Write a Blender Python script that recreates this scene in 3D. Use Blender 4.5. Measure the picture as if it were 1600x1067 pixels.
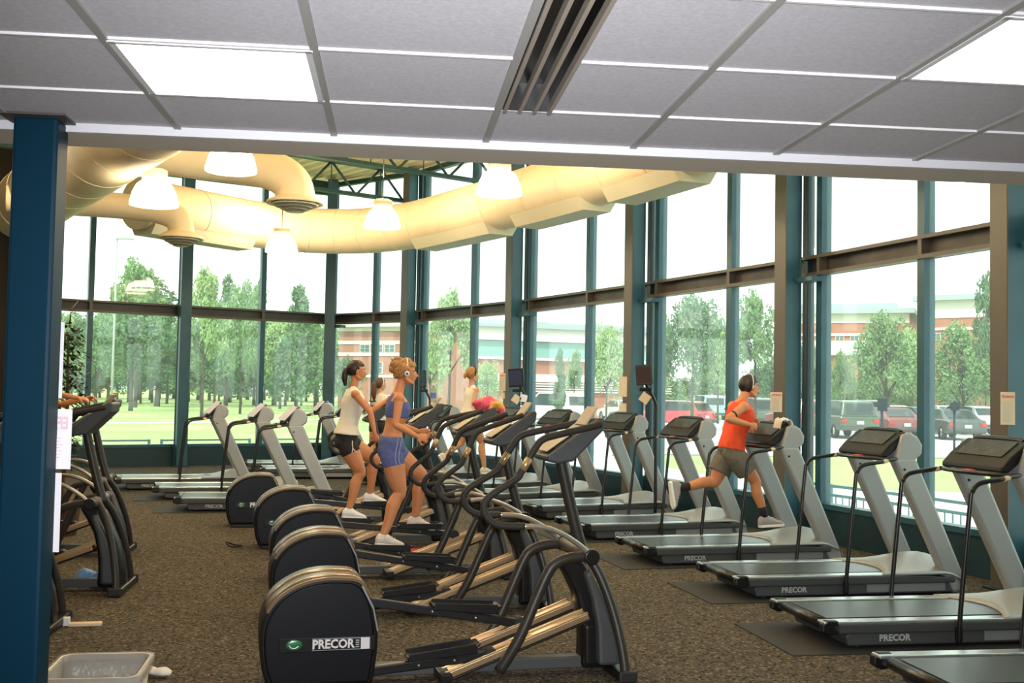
import bpy, bmesh, math, random
from mathutils import Vector, Matrix, noise
random.seed(7)
PI = math.pi
scene = bpy.context.scene
for o in list(bpy.data.objects):
    bpy.data.objects.remove(o)

# ------------------------------------------------------------------ camera
FPX, YAW, PITCH, ROLL, CZ = 1717.0, .1075, .0452, .0183, 1.72
cy_, sy_ = math.cos(YAW), math.sin(YAW)
FW = Vector((sy_*math.cos(PITCH), cy_*math.cos(PITCH), math.sin(PITCH)))
r_ = Vector((cy_, -sy_, 0)); u_ = r_.cross(FW)
RT = math.cos(ROLL)*r_ + math.sin(ROLL)*u_
UP = -math.sin(ROLL)*r_ + math.cos(ROLL)*u_
cam_d = bpy.data.cameras.new('camera'); cam = bpy.data.objects.new('camera', cam_d)
scene.collection.objects.link(cam)
cam_d.sensor_width = 36; cam_d.lens = FPX/1600*36; cam_d.clip_end = 2000; cam_d.clip_start = .05
M = Matrix.Identity(4)
for i in range(3):
    M[i][0] = RT[i]; M[i][1] = UP[i]; M[i][2] = -FW[i]
M[2][3] = CZ
cam.matrix_world = M
scene.camera = cam

def at(px, D, z=None, py=610):
    """point of the place seen at a picture column, at distance D along y"""
    d = FW + (px-800)/FPX*RT + (533.5-py)/FPX*UP
    p = d*(D/d.y)
    return Vector((p.x, D, CZ+p.z if z is None else z))

# ------------------------------------------------------------------ world, sun, exposure
scene.view_settings.view_transform = 'Standard'
scene.view_settings.look = 'None'
scene.view_settings.gamma = 1
scene.view_settings.use_curve_mapping = False
scene.view_settings.exposure = 0.62
w = bpy.data.worlds.new('sky'); scene.world = w; w.use_nodes = True
nt = w.node_tree; bg = nt.nodes['Background']
bg.inputs[0].default_value = (.93, 1.0, .98, 1); bg.inputs[1].default_value = 1.55
sun_d = bpy.data.lights.new('sun', 'SUN'); sun = bpy.data.objects.new('sun', sun_d)
scene.collection.objects.link(sun)
sun_d.energy = 2.6; sun_d.angle = math.radians(6); sun_d.color = (1, .96, .86)
sun.rotation_euler = Vector((.35, 1, -1.05)).to_track_quat('-Z', 'Y').to_euler()

# the camera's own flash, which lit the ceiling and the nearer machines
fl_d = bpy.data.lights.new('camera_flash', 'SPOT'); fl = bpy.data.objects.new('camera_flash', fl_d)
scene.collection.objects.link(fl); fl_d.energy = 900; fl_d.spot_size = math.radians(77); fl_d.spot_blend = 1; fl_d.shadow_soft_size = .03
fl_d.color = (.95, .97, 1.0)
fl.location = (.02, -.12, 1.80); fl.rotation_euler = Vector((FW.x, FW.y, FW.z-.05)).to_track_quat('-Z', 'Y').to_euler()

# ------------------------------------------------------------------ materials
MATS = {}
def mat(name, col, rough=.5, metal=0, var=0, vscale=20, bump=0, bscale=60, emit=None, estr=0, alpha=1, coat=0, col2=None, spec=.5, trans=0, stops=None):
    if name in MATS: return MATS[name]
    m = bpy.data.materials.new(name); m.use_nodes = True
    n = m.node_tree; b = n.nodes['Principled BSDF']
    b.inputs['Base Color'].default_value = (*col, 1)
    b.inputs['Roughness'].default_value = rough
    b.inputs['Metallic'].default_value = metal
    b.inputs['Specular IOR Level'].default_value = spec
    b.inputs['Coat Weight'].default_value = coat
    b.inputs['Coat Roughness'].default_value = .15
    b.inputs['Transmission Weight'].default_value = trans
    b.inputs['Alpha'].default_value = alpha
    if emit:
        b.inputs['Emission Color'].default_value = (*emit, 1); b.inputs['Emission Strength'].default_value = estr
    tc = n.nodes.new('ShaderNodeTexCoord')
    if var or col2:
        nz = n.nodes.new('ShaderNodeTexNoise'); nz.inputs['Scale'].default_value = vscale; nz.inputs['Detail'].default_value = 3
        n.links.new(tc.outputs['Object'], nz.inputs['Vector'])
        cr = n.nodes.new('ShaderNodeValToRGB')
        a, c = stops or (.35, .65)
        cr.color_ramp.elements[0].position = a; cr.color_ramp.elements[1].position = c
        c2 = col2 or tuple(min(1, x*(1+var)) for x in col)
        c1 = col if col2 else tuple(x*(1-var) for x in col)
        cr.color_ramp.elements[0].color = (*c1, 1); cr.color_ramp.elements[1].color = (*c2, 1)
        n.links.new(nz.outputs[0], cr.inputs[0]); n.links.new(cr.outputs[0], b.inputs['Base Color'])
    if bump:
        nb = n.nodes.new('ShaderNodeTexNoise'); nb.inputs['Scale'].default_value = bscale; nb.inputs['Detail'].default_value = 2
        n.links.new(tc.outputs['Object'], nb.inputs['Vector'])
        bp = n.nodes.new('ShaderNodeBump'); bp.inputs['Strength'].default_value = bump; bp.inputs['Distance'].default_value = .01
        n.links.new(nb.outputs[0], bp.inputs['Height']); n.links.new(bp.outputs[0], b.inputs['Normal'])
    MATS[name] = m
    return m

def glass_mat(name, tint, refl=1.0, haze=0.0):
    m = bpy.data.materials.new(name); m.use_nodes = True; n = m.node_tree
    n.nodes.remove(n.nodes['Principled BSDF']); out = n.nodes['Material Output']
    tr = n.nodes.new('ShaderNodeBsdfTransparent'); tr.inputs[0].default_value = (*tint, 1)
    gl = n.nodes.new('ShaderNodeBsdfGlossy'); gl.inputs['Roughness'].default_value = .02
    gl.inputs[0].default_value = (refl, refl, refl, 1)
    lw = n.nodes.new('ShaderNodeLayerWeight'); lw.inputs[0].default_value = .5
    pw = n.nodes.new('ShaderNodeMath'); pw.operation = 'POWER'; pw.inputs[1].default_value = 5
    fr = n.nodes.new('ShaderNodeMath'); fr.operation = 'MULTIPLY_ADD'; fr.inputs[1].default_value = .75; fr.inputs[2].default_value = .035
    n.links.new(lw.outputs['Facing'], pw.inputs[0]); n.links.new(pw.outputs[0], fr.inputs[0])
    mx = n.nodes.new('ShaderNodeMixShader')
    n.links.new(fr.outputs[0], mx.inputs[0]); n.links.new(tr.outputs[0], mx.inputs[1]); n.links.new(gl.outputs[0], mx.inputs[2])
    last = mx
    if haze:
        df = n.nodes.new('ShaderNodeBsdfTranslucent'); df.inputs[0].default_value = (.8, .9, .85, 1)
        m2 = n.nodes.new('ShaderNodeMixShader'); m2.inputs[0].default_value = haze
        n.links.new(mx.outputs[0], m2.inputs[1]); n.links.new(df.outputs[0], m2.inputs[2]); last = m2
    n.links.new(last.outputs[0], out.inputs[0])
    MATS[name] = m
    return m

def emat(name, col, s):
    m = bpy.data.materials.new(name); m.use_nodes = True; n = m.node_tree
    n.nodes.remove(n.nodes['Principled BSDF'])
    e = n.nodes.new('ShaderNodeEmission'); e.inputs[0].default_value = (*col, 1); e.inputs[1].default_value = s
    n.links.new(e.outputs[0], n.nodes['Material Output'].inputs[0]); MATS[name] = m
    return m

TEAL = mat('teal_paint', (.022, .085, .115), .38, var=.1, vscale=3)
TEALD = mat('teal_dark_paint', (.006, .030, .040), .5)
TEALP = mat('teal_pillar_paint', (.001, .024, .046), .45, spec=.12)
BRONZE = mat('bronze_and_warm_reflection', (.10, .085, .065), .42)
BRONZED = mat('bronze_web', (.055, .045, .038), .5, var=.3, vscale=2)
TILE = mat('ceiling_tile', (.575, .555, .595), .95, var=.06, vscale=60, bump=.25, bscale=220)
TBAR = mat('tee_bar', (.72, .71, .72), .5)
TMAIN = mat('main_runner', (.36, .35, .33), .5)
TRIMW = mat('bulkhead_face', (.62, .61, .64), .7)
TRIMB = mat('bulkhead_soffit', (.58, .52, .43), .8)
WALLC = mat('wall_cream', (.55, .52, .46), .9)
DUCT = mat('duct_tan', (.80, .67, .44), .6, var=.05, vscale=1.5)
DECKM = mat('roof_deck_cream', (.85, .70, .46), .6)
JOIST = mat('joist_green', (.018, .06, .055), .5)
BLK = mat('black_plastic', (.008, .0075, .007), .38, spec=.3)
BLKM = mat('black_metal', (.010, .010, .010), .3)
RUB = mat('black_rubber', (.009, .009, .009), .62)
GRIP = mat('foam_grip', (.016, .013, .010), .65, bump=.3, bscale=200)
CHAR = mat('charcoal_frame', (.026, .022, .017), .42, spec=.35)
DGREY = mat('dark_grey_shell', (.045, .05, .05), .5, bump=.15, bscale=300)
BASEG = mat('base_grey', (.055, .058, .055), .55)
SIL = mat('silver_paint', (.33, .34, .33), .42, metal=.25)
SILB = mat('silver_rail', (.50, .54, .52), .25, metal=.75)
SILD = mat('silver_dark', (.24, .25, .25), .4, metal=.3)
BELT = mat('belt', (.035, .042, .040), .34, var=.1, vscale=8)
ALUWARM = mat('track_warm_reflection', (.60, .43, .25), .30, metal=.85)  # aluminium track, warm reflected light put into its gold tone
ARMM = mat('arm_steel', (.46, .42, .36), .3, metal=.8)
RIMM = mat('rim_sheen', (.17, .105, .05), .28, metal=.35, coat=.5)  # tan of warm reflections on black plastic, held in the base colour
PAPER = mat('paper', (.78, .74, .66), .9)
PAPERW = mat('paper_white', (.80, .78, .82), .9)
PAPERO = mat('paper_cream', (.72, .55, .36), .9)
REDT = mat('red_print', (.65, .12, .10), .8)
PINKT = mat('pink_print', (.72, .50, .56), .9)
GREYT = mat('grey_print', (.45, .42, .42), .9)
PLATE = mat('name_plate', (.008, .008, .008), .35, spec=.25)
LETT = mat('plate_lettering', (.75, .72, .72), .3, metal=.3)
LETT2 = mat('lettering_grey', (.42, .42, .42), .5)
GREENB = mat('green_badge', (.01, .13, .045), .3, coat=.6)
SCREEN = mat('screen_dark', (.015, .02, .035), .15)
DISP = mat('console_panel', (.035, .035, .025), .32, col2=(.10, .085, .05), vscale=18, stops=(.5, .7))
WHITEP = mat('white_plastic', (.75, .74, .72), .4)
GLASS = glass_mat('window_glass', (.91, .965, .935), haze=.045)
MAT_ = mat('floor_mat', (.020, .019, .016), .8)

# carpet: speckled brown grey loop pile
def carpet():
    m = bpy.data.materials.new('carpet'); m.use_nodes = True; n = m.node_tree; b = n.nodes['Principled BSDF']
    tc = n.nodes.new('ShaderNodeTexCoord')
    v = n.nodes.new('ShaderNodeTexVoronoi'); v.inputs['Scale'].default_value = 62
    n.links.new(tc.outputs['Object'], v.inputs['Vector'])
    cr = n.nodes.new('ShaderNodeValToRGB'); cr.color_ramp.interpolation = 'CONSTANT'
    els = [(0, (.020, .018, .014)), (.12, (.082, .069, .050)), (.42, (.118, .099, .073)), (.72, (.060, .054, .043)), (.88, (.21, .18, .125)), (.95, (.085, .055, .036))]
    for i, (p, c) in enumerate(els):
        e = cr.color_ramp.elements[i] if i < 2 else cr.color_ramp.elements.new(p)
        e.position = p; e.color = (*c, 1)
    sep = n.nodes.new('ShaderNodeSeparateColor'); n.links.new(v.outputs['Color'], sep.inputs[0]); n.links.new(sep.outputs[0], cr.inputs[0])
    n.links.new(cr.outputs[0], b.inputs['Base Color']); b.inputs['Roughness'].default_value = 1
    b.inputs['Specular IOR Level'].default_value = .1
    bp = n.nodes.new('ShaderNodeBump'); bp.inputs['Strength'].default_value = .5; bp.inputs['Distance'].default_value = .006
    n.links.new(v.outputs[0], bp.inputs['Height']); n.links.new(bp.outputs[0], b.inputs['Normal'])
    return m
CARPET = carpet()

# ------------------------------------------------------------------ mesh helpers
class MB:
    def __init__(s): s.bm = bmesh.new(); s.mats = []
    def mi(s, m):
        if m not in s.mats: s.mats.append(m)
        return s.mats.index(m)
    def _fin(s, vs, m, mtx=None, smooth=False):
        vs = list(vs)
        if mtx is not None: bmesh.ops.transform(s.bm, matrix=mtx, verts=vs)
        k = s.mi(m); fs = list({f for v in vs for f in v.link_faces})
        for f in fs: f.material_index = k; f.smooth = smooth
        return fs
    def box(s, c, size, m, rz=0, ry=0, rx=0):
        vs = bmesh.ops.create_cube(s.bm, size=1)['verts']
        mt = Matrix.Translation(c) @ Matrix.Rotation(rz, 4, 'Z') @ Matrix.Rotation(ry, 4, 'Y') @ Matrix.Rotation(rx, 4, 'X') @ Matrix.Diagonal((*size, 1))
        s._fin(vs, m, mt); return s
    def prism(s, prof, y0, y1, m, mtx=None, smooth=False):
        """profile in x,z extruded along y"""
        a = [s.bm.verts.new((x, y0, z)) for x, z in prof]; b = [s.bm.verts.new((x, y1, z)) for x, z in prof]
        n = len(prof)
        s.bm.faces.new(a); s.bm.faces.new(b[::-1])
        for i in range(n):
            f = s.bm.faces.new((a[i], b[i], b[(i+1) % n], a[(i+1) % n]))
        fs = s._fin(a+b, m, mtx)
        bmesh.ops.recalc_face_normals(s.bm, faces=fs)
        if smooth:
            for f in fs:
                if len(f.verts) == 4: f.smooth = True
        return s
    def tube(s, pts, r, m, seg=10, smooth_path=0, r2=None, flat=1.0, closed=False, mtx=None):
        pts = [Vector(p) for p in pts]
        rs = list(r) if hasattr(r, '__len__') else [r]*len(pts)
        if smooth_path:
            np_, nr = [], []
            n = len(pts)
            for i in range(n-1):
                p0 = pts[max(i-1, 0)]; p1 = pts[i]; p2 = pts[i+1]; p3 = pts[min(i+2, n-1)]
                for k in range(smooth_path):
                    t = k/smooth_path
                    q = .5*((2*p1)+(-p0+p2)*t+(2*p0-5*p1+4*p2-p3)*t*t+(-p0+3*p1-3*p2+p3)*t**3)
                    np_.append(q); nr.append(rs[i]*(1-t)+rs[i+1]*t)
            np_.append(pts[-1]); nr.append(rs[-1]); pts, rs = np_, nr
        rings = []; n = len(pts); prev = None
        for i, p in enumerate(pts):
            if closed: t = (pts[(i+1) % n]-pts[i-1])
            else: t = (pts[min(i+1, n-1)]-pts[max(i-1, 0)])
            t.normalize()
            if prev is None:
                a = Vector((0, 1, 0)) if abs(t.y) < .9 else Vector((0, 0, 1))
                a = (a - t*a.dot(t)).normalized()
            else: a = (prev - t*prev.dot(t)).normalized()
            prev = a; b = t.cross(a)
            rings.append([s.bm.verts.new(p + a*rs[i]*math.cos(2*PI*k/seg) + b*rs[i]*flat*math.sin(2*PI*k/seg)) for k in range(seg)])
        for i in range(n-1 if not closed else n):
            A, B = rings[i], rings[(i+1) % n]
            for k in range(seg): s.bm.faces.new((A[k], A[(k+1) % seg], B[(k+1) % seg], B[k]))
        caps = []
        if not closed:
            caps = [s.bm.faces.new(rings[0][::-1]), s.bm.faces.new(rings[-1])]
        s._fin([v for q in rings for v in q], m, mtx, True)
        for f in caps: f.smooth = False
        return s
    def loft(s, rings, m, seg=16, smooth=True):
        """rings: list of (center, a_vec, b_vec)"""
        R = []
        for c, a, b in rings:
            c = Vector(c); a = Vector(a); b = Vector(b)
            R.append([s.bm.verts.new(c + a*math.cos(2*PI*k/seg) + b*math.sin(2*PI*k/seg)) for k in range(seg)])
        for A, B in zip(R, R[1:]):
            for k in range(seg): s.bm.faces.new((A[k], A[(k+1) % seg], B[(k+1) % seg], B[k]))
        s.bm.faces.new(R[0][::-1]); s.bm.faces.new(R[-1])
        fs = s._fin([v for q in R for v in q], m, None, smooth)
        bmesh.ops.recalc_face_normals(s.bm, faces=fs)
        return s
    def ball(s, c, r, m, seg=16, rot=None):
        vs = bmesh.ops.create_uvsphere(s.bm, u_segments=seg, v_segments=max(8, seg*2//3), radius=1)['verts']
        r = r if hasattr(r, '__len__') else (r, r, r)
        mt = Matrix.Translation(c) @ (rot.to_4x4() if rot is not None else Matrix.Identity(4)) @ Matrix.Diagonal((*r, 1))
        s._fin(vs, m, mt, True); return s
    def lathe(s, prof, m, c=(0, 0, 0), seg=24, axis='Z', close=False):
        R = [[s.bm.verts.new((r*math.cos(2*PI*k/seg), r*math.sin(2*PI*k/seg), z)) for k in range(seg)] for r, z in prof]
        for A, B in zip(R, R[1:]):
            for k in range(seg): s.bm.faces.new((A[k], A[(k+1) % seg], B[(k+1) % seg], B[k]))
        if close: s.bm.faces.new(R[0][::-1]); s.bm.faces.new(R[-1])
        mt = Matrix.Translation(c)
        if axis == 'Y': mt = mt @ Matrix.Rotation(PI/2, 4, 'X')
        if axis == 'X': mt = mt @ Matrix.Rotation(PI/2, 4, 'Y')
        s._fin([v for q in R for v in q], m, mt, True); return s
    def quad(s, pts, m):
        vs = [s.bm.verts.new(p) for p in pts]; s.bm.faces.new(vs); s._fin(vs, m); return s
    def build(s, name, parent=None, bevel=0, loc=None, rz=0, subsurf=0):
        me = bpy.data.meshes.new(name); s.bm.to_mesh(me); s.bm.free()
        for m in s.mats: me.materials.append(m)
        o = bpy.data.objects.new(name, me); scene.collection.objects.link(o)
        if parent: o.parent = parent
        if loc is not None: o.location = loc
        if rz: o.rotation_euler.z = rz
        if bevel:
            b = o.modifiers.new('bevel', 'BEVEL'); b.width = bevel; b.segments = 2; b.limit_method = 'ANGLE'; b.angle_limit = math.radians(40)
        if subsurf:
            b = o.modifiers.new('sub', 'SUBSURF'); b.levels = subsurf; b.render_levels = subsurf
        return o

def tag(o, label=None, cat=None, group=None, kind=None):
    if label: o['label'] = label
    if cat: o['category'] = cat
    if group: o['group'] = group
    if kind: o['kind'] = kind
    return o
def thing(name, label, cat, loc=(0, 0, 0), rz=0, group=None):
    o = bpy.data.objects.new(name, None); scene.collection.objects.link(o)
    o.empty_display_size = .1
    o.location = loc; o.rotation_euler.z = rz
    return tag(o, label, cat, group)
def struct(o): o['kind'] = 'structure'; return o
KIDS = {}
def dup(root, loc, rz, label, group=None, scale=None):
    r = root.copy(); scene.collection.objects.link(r); r.location = loc; r.rotation_euler.z = rz
    if scale: r.scale = scale
    r['label'] = label
    if group: r['group'] = group
    def cp(src, par):
        for ch in [o for o in ALLCH.get(src.name, [])]:
            c = ch.copy(); scene.collection.objects.link(c); c.parent = par
            cp(ch, c)
    cp(root, r)
    return r
ALLCH = {}
def index_children():
    ALLCH.clear()
    for o in bpy.data.objects:
        if o.parent: ALLCH.setdefault(o.parent.name, []).append(o)
def text(s, size, m, parent, loc, rot, name='lettering', ext=.001, align='CENTER', sx=1):
    c = bpy.data.curves.new(name, 'FONT'); c.body = s; c.size = size; c.extrude = ext; c.align_x = align; c.align_y = 'CENTER'
    c.resolution_u = 2
    c.offset = size*.034
    o = bpy.data.objects.new(name, c); scene.collection.objects.link(o); c.materials.append(m)
    bpy.context.view_layer.update()
    me = bpy.data.meshes.new_from_object(o.evaluated_get(bpy.context.evaluated_depsgraph_get()))
    bpy.data.objects.remove(o); bpy.data.curves.remove(c)
    me.materials.clear(); me.materials.append(m)
    o = bpy.data.objects.new(name, me); scene.collection.objects.link(o)
    o.parent = parent; o.location = loc; o.rotation_euler = rot; o.scale.x = sx
    return o

# ================================================================== ROOM SHELL
CEIL = 2.735
EDGE = 4.42
COLS = [Vector(p) for p in [(-10.4, 20.9, 0), (-7.3, 22.6, 0), (-4.44, 24.0, 0), (-1.46, 25.5, 0), (.30, 23.8, 0), (2.21, 20.3, 0), (3.66, 16.5, 0), (4.80, 13.0, 0), (5.61, 9.5, 0), (6.0, 5.6, 0)]]
OUT = .30
def offs(pts, d):
    res = []
    n = len(pts)
    for i, p in enumerate(pts):
        ns = []
        for a, b in ((i-1, i), (i, i+1)):
            if a < 0 or b >= n: continue
            t = (pts[b]-pts[a]).normalized(); ns.append(Vector((-t.y, t.x, 0)))
        nn = sum(ns, Vector()).normalized(); k = 1/max(.5, nn.dot(ns[0]))
        res.append(p + nn*d*k)
    return res
GL = offs(COLS, OUT)       # glazing line
SILL, TB, TT, HB, HT = .46, 3.19, 3.44, 6.20, 6.52

flo = MB(); poly = [(-12, -5, 0), (8, -5, 0), (8, 4.5, 0)] + [tuple(p) for p in offs(COLS, OUT+.06)][::-1] + [(-12, 19, 0)]
flo.quad([Vector(p) for p in poly], CARPET); struct(flo.build('floor'))

# facet walls: low wall, transom channel, header, glass panes
def ray_hit(px, a, b):
    d = at(px, 10, py=480); d = Vector((d.x, d.y, 0)); e = b-a
    # t*d = a + s*e
    den = d.x*(-e.y) + d.y*e.x
    t = (a.x*(-e.y) + a.y*e.x)/den; s_ = (d.x*a.y - d.y*a.x)/den
    return s_
MUL = {1: [141], 2: [410], 3: [588], 4: [664, 742], 5: [832, 923], 6: [1032, 1145], 7: [1287, 1447], 8: []}
def seg_box(mb, a, b, z0, z1, d0, d1, m, s0=0, s1=1):
    """a slab along wall line a-b; d is outward offset range"""
    t = (b-a).normalized(); n = Vector((-t.y, t.x, 0)); L = (b-a).length
    A = a+t*L*s0; B = a+t*L*s1
    c = (A+B)/2 + n*(d0+d1)/2; c.z = (z0+z1)/2
    mb.box(c, ((B-A).length, abs(d1-d0), z1-z0), m, rz=math.atan2(t.y, t.x))
for i in range(len(GL)-1):
    a, b = GL[i], GL[i+1]; L = (b-a).length
    HB = 6.20 if i < 3 else 6.42
    wmb = MB()
    seg_box(wmb, a, b, 0, SILL-.04, -.08, .05, TEALD, -.01, 1.01)
    seg_box(wmb, a, b, SILL-.06, SILL, -.10, .06, TEAL, -.01, 1.01)
    struct(wmb.build('wall_facet'))
    if i == 0:
        wmb = MB(); seg_box(wmb, a, b, 0, HT, -.10, .10, mat('dark_brown_wall', (.028, .020, .015), .8)); struct(wmb.build('wall_left_end')); continue
    wd = MB()
    # transom channel: web plus two flanges, recess to the room
    seg_box(wd, a, b, TB, TT, .02, .05, BRONZED)
    seg_box(wd, a, b, TT-.04, TT, -.09, .05, BRONZE)
    seg_box(wd, a, b, TB, TB+.045, -.09, .05, BRONZE)
    hs = []
    for px in MUL.get(i, []):
        s_ = ray_hit(px, a, b)
        if 0 < s_ < 1: hs.append(s_)
    if i in (0, 8): hs = [.5]
    for s_ in hs:
        e = .055/L
        seg_box(wd, a, b, SILL, TB, -.07, .07, TEAL, s_-e, s_+e)
        seg_box(wd, a, b, TT, HB, -.07, .07, TEAL, s_-e, s_+e)
        e = .03/L
        seg_box(wd, a, b, TB+.04, TT-.03, -.085, .03, BRONZE, s_-e, s_+e)
    for s_ in (0, 1):
        e = .05/L
        seg_box(wd, a, b, SILL, HB, -.05, .05, TEALD, s_-e, s_+e)
    seg_box(wd, a, b, HB, HT, -.06, .06, JOIST)
    fr = struct(wd.build('window_%d' % (i+1)))
    g = MB(); cuts = [0]+sorted(hs)+[1]
    for s0, s1 in zip(cuts, cuts[1:]):
        for z0, z1 in ((SILL, TB), (TT, HB)):
            seg_box(g, a, b, z0, z1, -.005, .005, GLASS, s0+.045/L, s1-.045/L)
    g.build('window_glass', fr)
    # small bright glazing bead outside and anchor bracket beside the column
    if i >= 3:
        br = MB(); seg_box(br, COLS[i], COLS[i+1], TB-.09, TB-.03, .02, .2, TEAL, .03, .13); br.build('bracket', fr, bevel=.005)

HB = HT
for i, c in enumerate(COLS):
    if i == 0: continue
    t = (COLS[min(i+1, len(COLS)-1)]-COLS[i-1]).normalized(); rz = math.atan2(t.y, t.x)
    mb = MB()
    n = Vector((-t.y, t.x, 0))
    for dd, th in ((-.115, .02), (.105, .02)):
        p = c+n*dd; mb.box((p.x, p.y, HB/2), (.23, th, HB), BRONZE if (dd < 0 and i >= 4) else TEAL, rz=rz)  # right columns: inner flange browned, warm reflection put into the colour
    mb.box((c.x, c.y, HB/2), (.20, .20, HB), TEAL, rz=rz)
    mb.box((c.x, c.y, .012), (.34, .34, .024), TEALD, rz=rz)
    struct(mb.build('column', bevel=.006))

# outer eave and corrugated roof deck
def roof():
    ang = math.radians(33); mb = MB(); bm = mb.bm
    pitch = .30; prof = [(0, 0), (.11, 0), (.15, .075), (.26, .075)]
    pts = []
    x = -16
    while x < 16:
        for a, z in prof: pts.append((x+a, z))
        x += pitch
    y0, y1 = -20, 22
    A = [bm.verts.new((x, y0, z)) for x, z in pts]; B = [bm.verts.new((x, y1, z)) for x, z in pts]
    for i in range(len(pts)-1): bm.faces.new((A[i], A[i+1], B[i+1], B[i]))
    mt = Matrix.Translation((-1, 15, HT+.05)) @ Matrix.Rotation(ang - PI/2 + PI/2, 4, 'Z')
    bmesh.ops.transform(bm, matrix=mt, verts=bm.verts)
    E = offs(COLS, OUT+.5)
    for a, b in zip(E, E[1:]):
        t = (b-a).normalized(); n = Vector((-t.y, t.x, 0))
        bmesh.ops.bisect_plane(bm, geom=bm.verts[:]+bm.edges[:]+bm.faces[:], plane_co=a, plane_no=n, clear_outer=True)
    bmesh.ops.bisect_plane(bm, geom=bm.verts[:]+bm.edges[:]+bm.faces[:], plane_co=(0, EDGE+.02, 0), plane_no=(0, -1, 0), clear_outer=True)
    bmesh.ops.bisect_plane(bm, geom=bm.verts[:]+bm.edges[:]+bm.faces[:], plane_co=(-12, 0, 0), plane_no=(-1, 0, 0), clear_outer=True)
    mb.mi(DECKM)
    o = mb.build('roof_deck'); so = o.modifiers.new('sol', 'SOLIDIFY'); so.thickness = .02; so.offset = 1
    struct(o)
roof()
rf = MB(); rf.quad([Vector((-12, EDGE, HT+.3))]+[Vector((p.x, p.y, HT+.3)) for p in offs(COLS, OUT+.5)][0:]+[Vector((7, EDGE, HT+.3))], WALLC); struct(rf.build('roof_slab'))

# bulkhead, upper wall, lower room
b = MB(); b.box((-1.5, EDGE+.012, CEIL-.008), (21, .024, .050), TRIMW)
b.box((-1.5, EDGE+.148, CEIL-.025), (21, .25, .016), TRIMB)
struct(b.build('trim_1'))
b = MB(); b.box((-2, EDGE+.20, (CEIL+HT)/2+.13), (20, .1, HT-CEIL+.25), WALLC); struct(b.build('wall_upper'))  # unseen face above the lower ceiling, built to block light
b = MB(); b.box((6.35, -.2, 1.5), (.2, 11.6, 3.2), WALLC); struct(b.build('wall_right'))
b = MB(); b.box((-12, 8, 3.4), (.2, 27, 6.8), WALLC); struct(b.build('wall_left'))
b = MB(); b.box((-2.5, -5, 1.5), (19.5, .2, 3.2), WALLC); struct(b.build('wall_back'))
b = MB(); b.box((-11.2, 20.4, 3.3), (1.9, .2, 6.6), WALLC, rz=.45); struct(b.build('wall_corner'))
b = MB(); b.box((6.35, 5.1, 3.3), (.2, 1.4, 6.6), WALLC); struct(b.build('wall_return'))

# suspended ceiling: grid of lay-in tiles, tee bars, light panels, slot diffuser
X0, Y0, TS = -2.42*.61, 4.40*.61, .61
lights = {}
def cell(i, j): return X0+(i+.5)*TS, Y0+(j+.5)*TS
PANELS = [(1, 1), (5, 0), (-3, 1), (9, 1), (1, -3), (5, -4), (-3, -3), (9, -3), (1, -7), (5, -7), (-3, -7), (9, -7)]
tl = MB()
for i in range(-16, 13):
    for j in range(-12, 3):
        if (i, j) in PANELS: continue
        x, y = cell(i, j)
        sx = TS; x0 = x
        y1 = min(y+TS/2, EDGE); y0 = y-TS/2
        if y1 <= y0: continue
        if i == 3 and j in (1, 0, -1, -2):       # slot diffuser runs along this bay
            tl.box((x0+.101, (y0+y1)/2, CEIL+.012), (sx-.202, y1-y0, .02), TILE)
        else: tl.box((x0, (y0+y1)/2, CEIL+.012), (sx, y1-y0, .02), TILE)
struct(tl.build('ceiling'))
tb = MB()
for i in range(-15, 13):
    x = X0+i*TS
    tb.box((x, (EDGE-4.9)/2, CEIL-.001), (.026, EDGE+4.9, .012), TMAIN)
for j in range(-12, 3):
    y = Y0+j*TS
    xl = X0+3*TS; cut_ = j in (1, 0, -1)
    if cut_:
        tb.box(((-10.3+xl)/2, y, CEIL-.001), (xl+10.3, .013, .010), TBAR); tb.box(((xl+.2+7.7)/2, y, CEIL-.001), (7.7-xl-.2, .013, .010), TBAR)
    else: tb.box((-1.3, y, CEIL-.001), (18, .013, .010), TBAR)
struct(tb.build('ceiling_grid'))
PAN = emat('lamp_diffuser', (1, .97, .96), 5.2)
proto = None
index = 0
for (i, j) in PANELS:
    x, y = cell(i, j)
    if proto is None:
        t = thing('ceiling_light', 'glowing square ceiling light panel above the blue pillar side', 'ceiling light', (x, y, CEIL), 0, 'recessed light panels')
        m = MB(); m.box((0, 0, .004), (.555, .555, .006), PAN); m.build('diffuser', t)
        m = MB()
        for s_ in (-1, 1):
            m.box((s_*.287, 0, .0), (.02, .60, .02), TBAR); m.box((0, s_*.287, .0), (.60, .02, .02), TBAR)
        m.build('frame', t); proto = t; index_children()
    else:
        lb = 'glowing square ceiling light panel cut by the upper right picture edge' if (i, j) == (5, 0) else 'recessed square ceiling light panel over the entrance side of the room'
        dup(proto, (x, y, CEIL), 0, lb)
sx0 = X0+3*TS+.022
t = thing('slot_diffuser', 'long black slot air diffuser with tan bars in the tiled ceiling', 'air diffuser', (sx0, Y0+2*TS-.01, CEIL))
m = MB(); m.box((.083, -1.2, .10), (.17, 2.42, .01), BLKM)
for x in (-.002, .168): m.box((x, -1.2, .05), (.012, 2.42, .11), BLKM)
m.box((.083, .005, .05), (.17, .012, .11), BLKM); m.build('plenum', t)
SLB = mat('slot_bar_tan', (.34, .29, .24), .5)
for k in range(3+1):
    m = MB(); m.box((.003+k*.0535, -1.2, .0), (.013, 2.41, .03), SLB); m.build('slot_bar', t)

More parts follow.
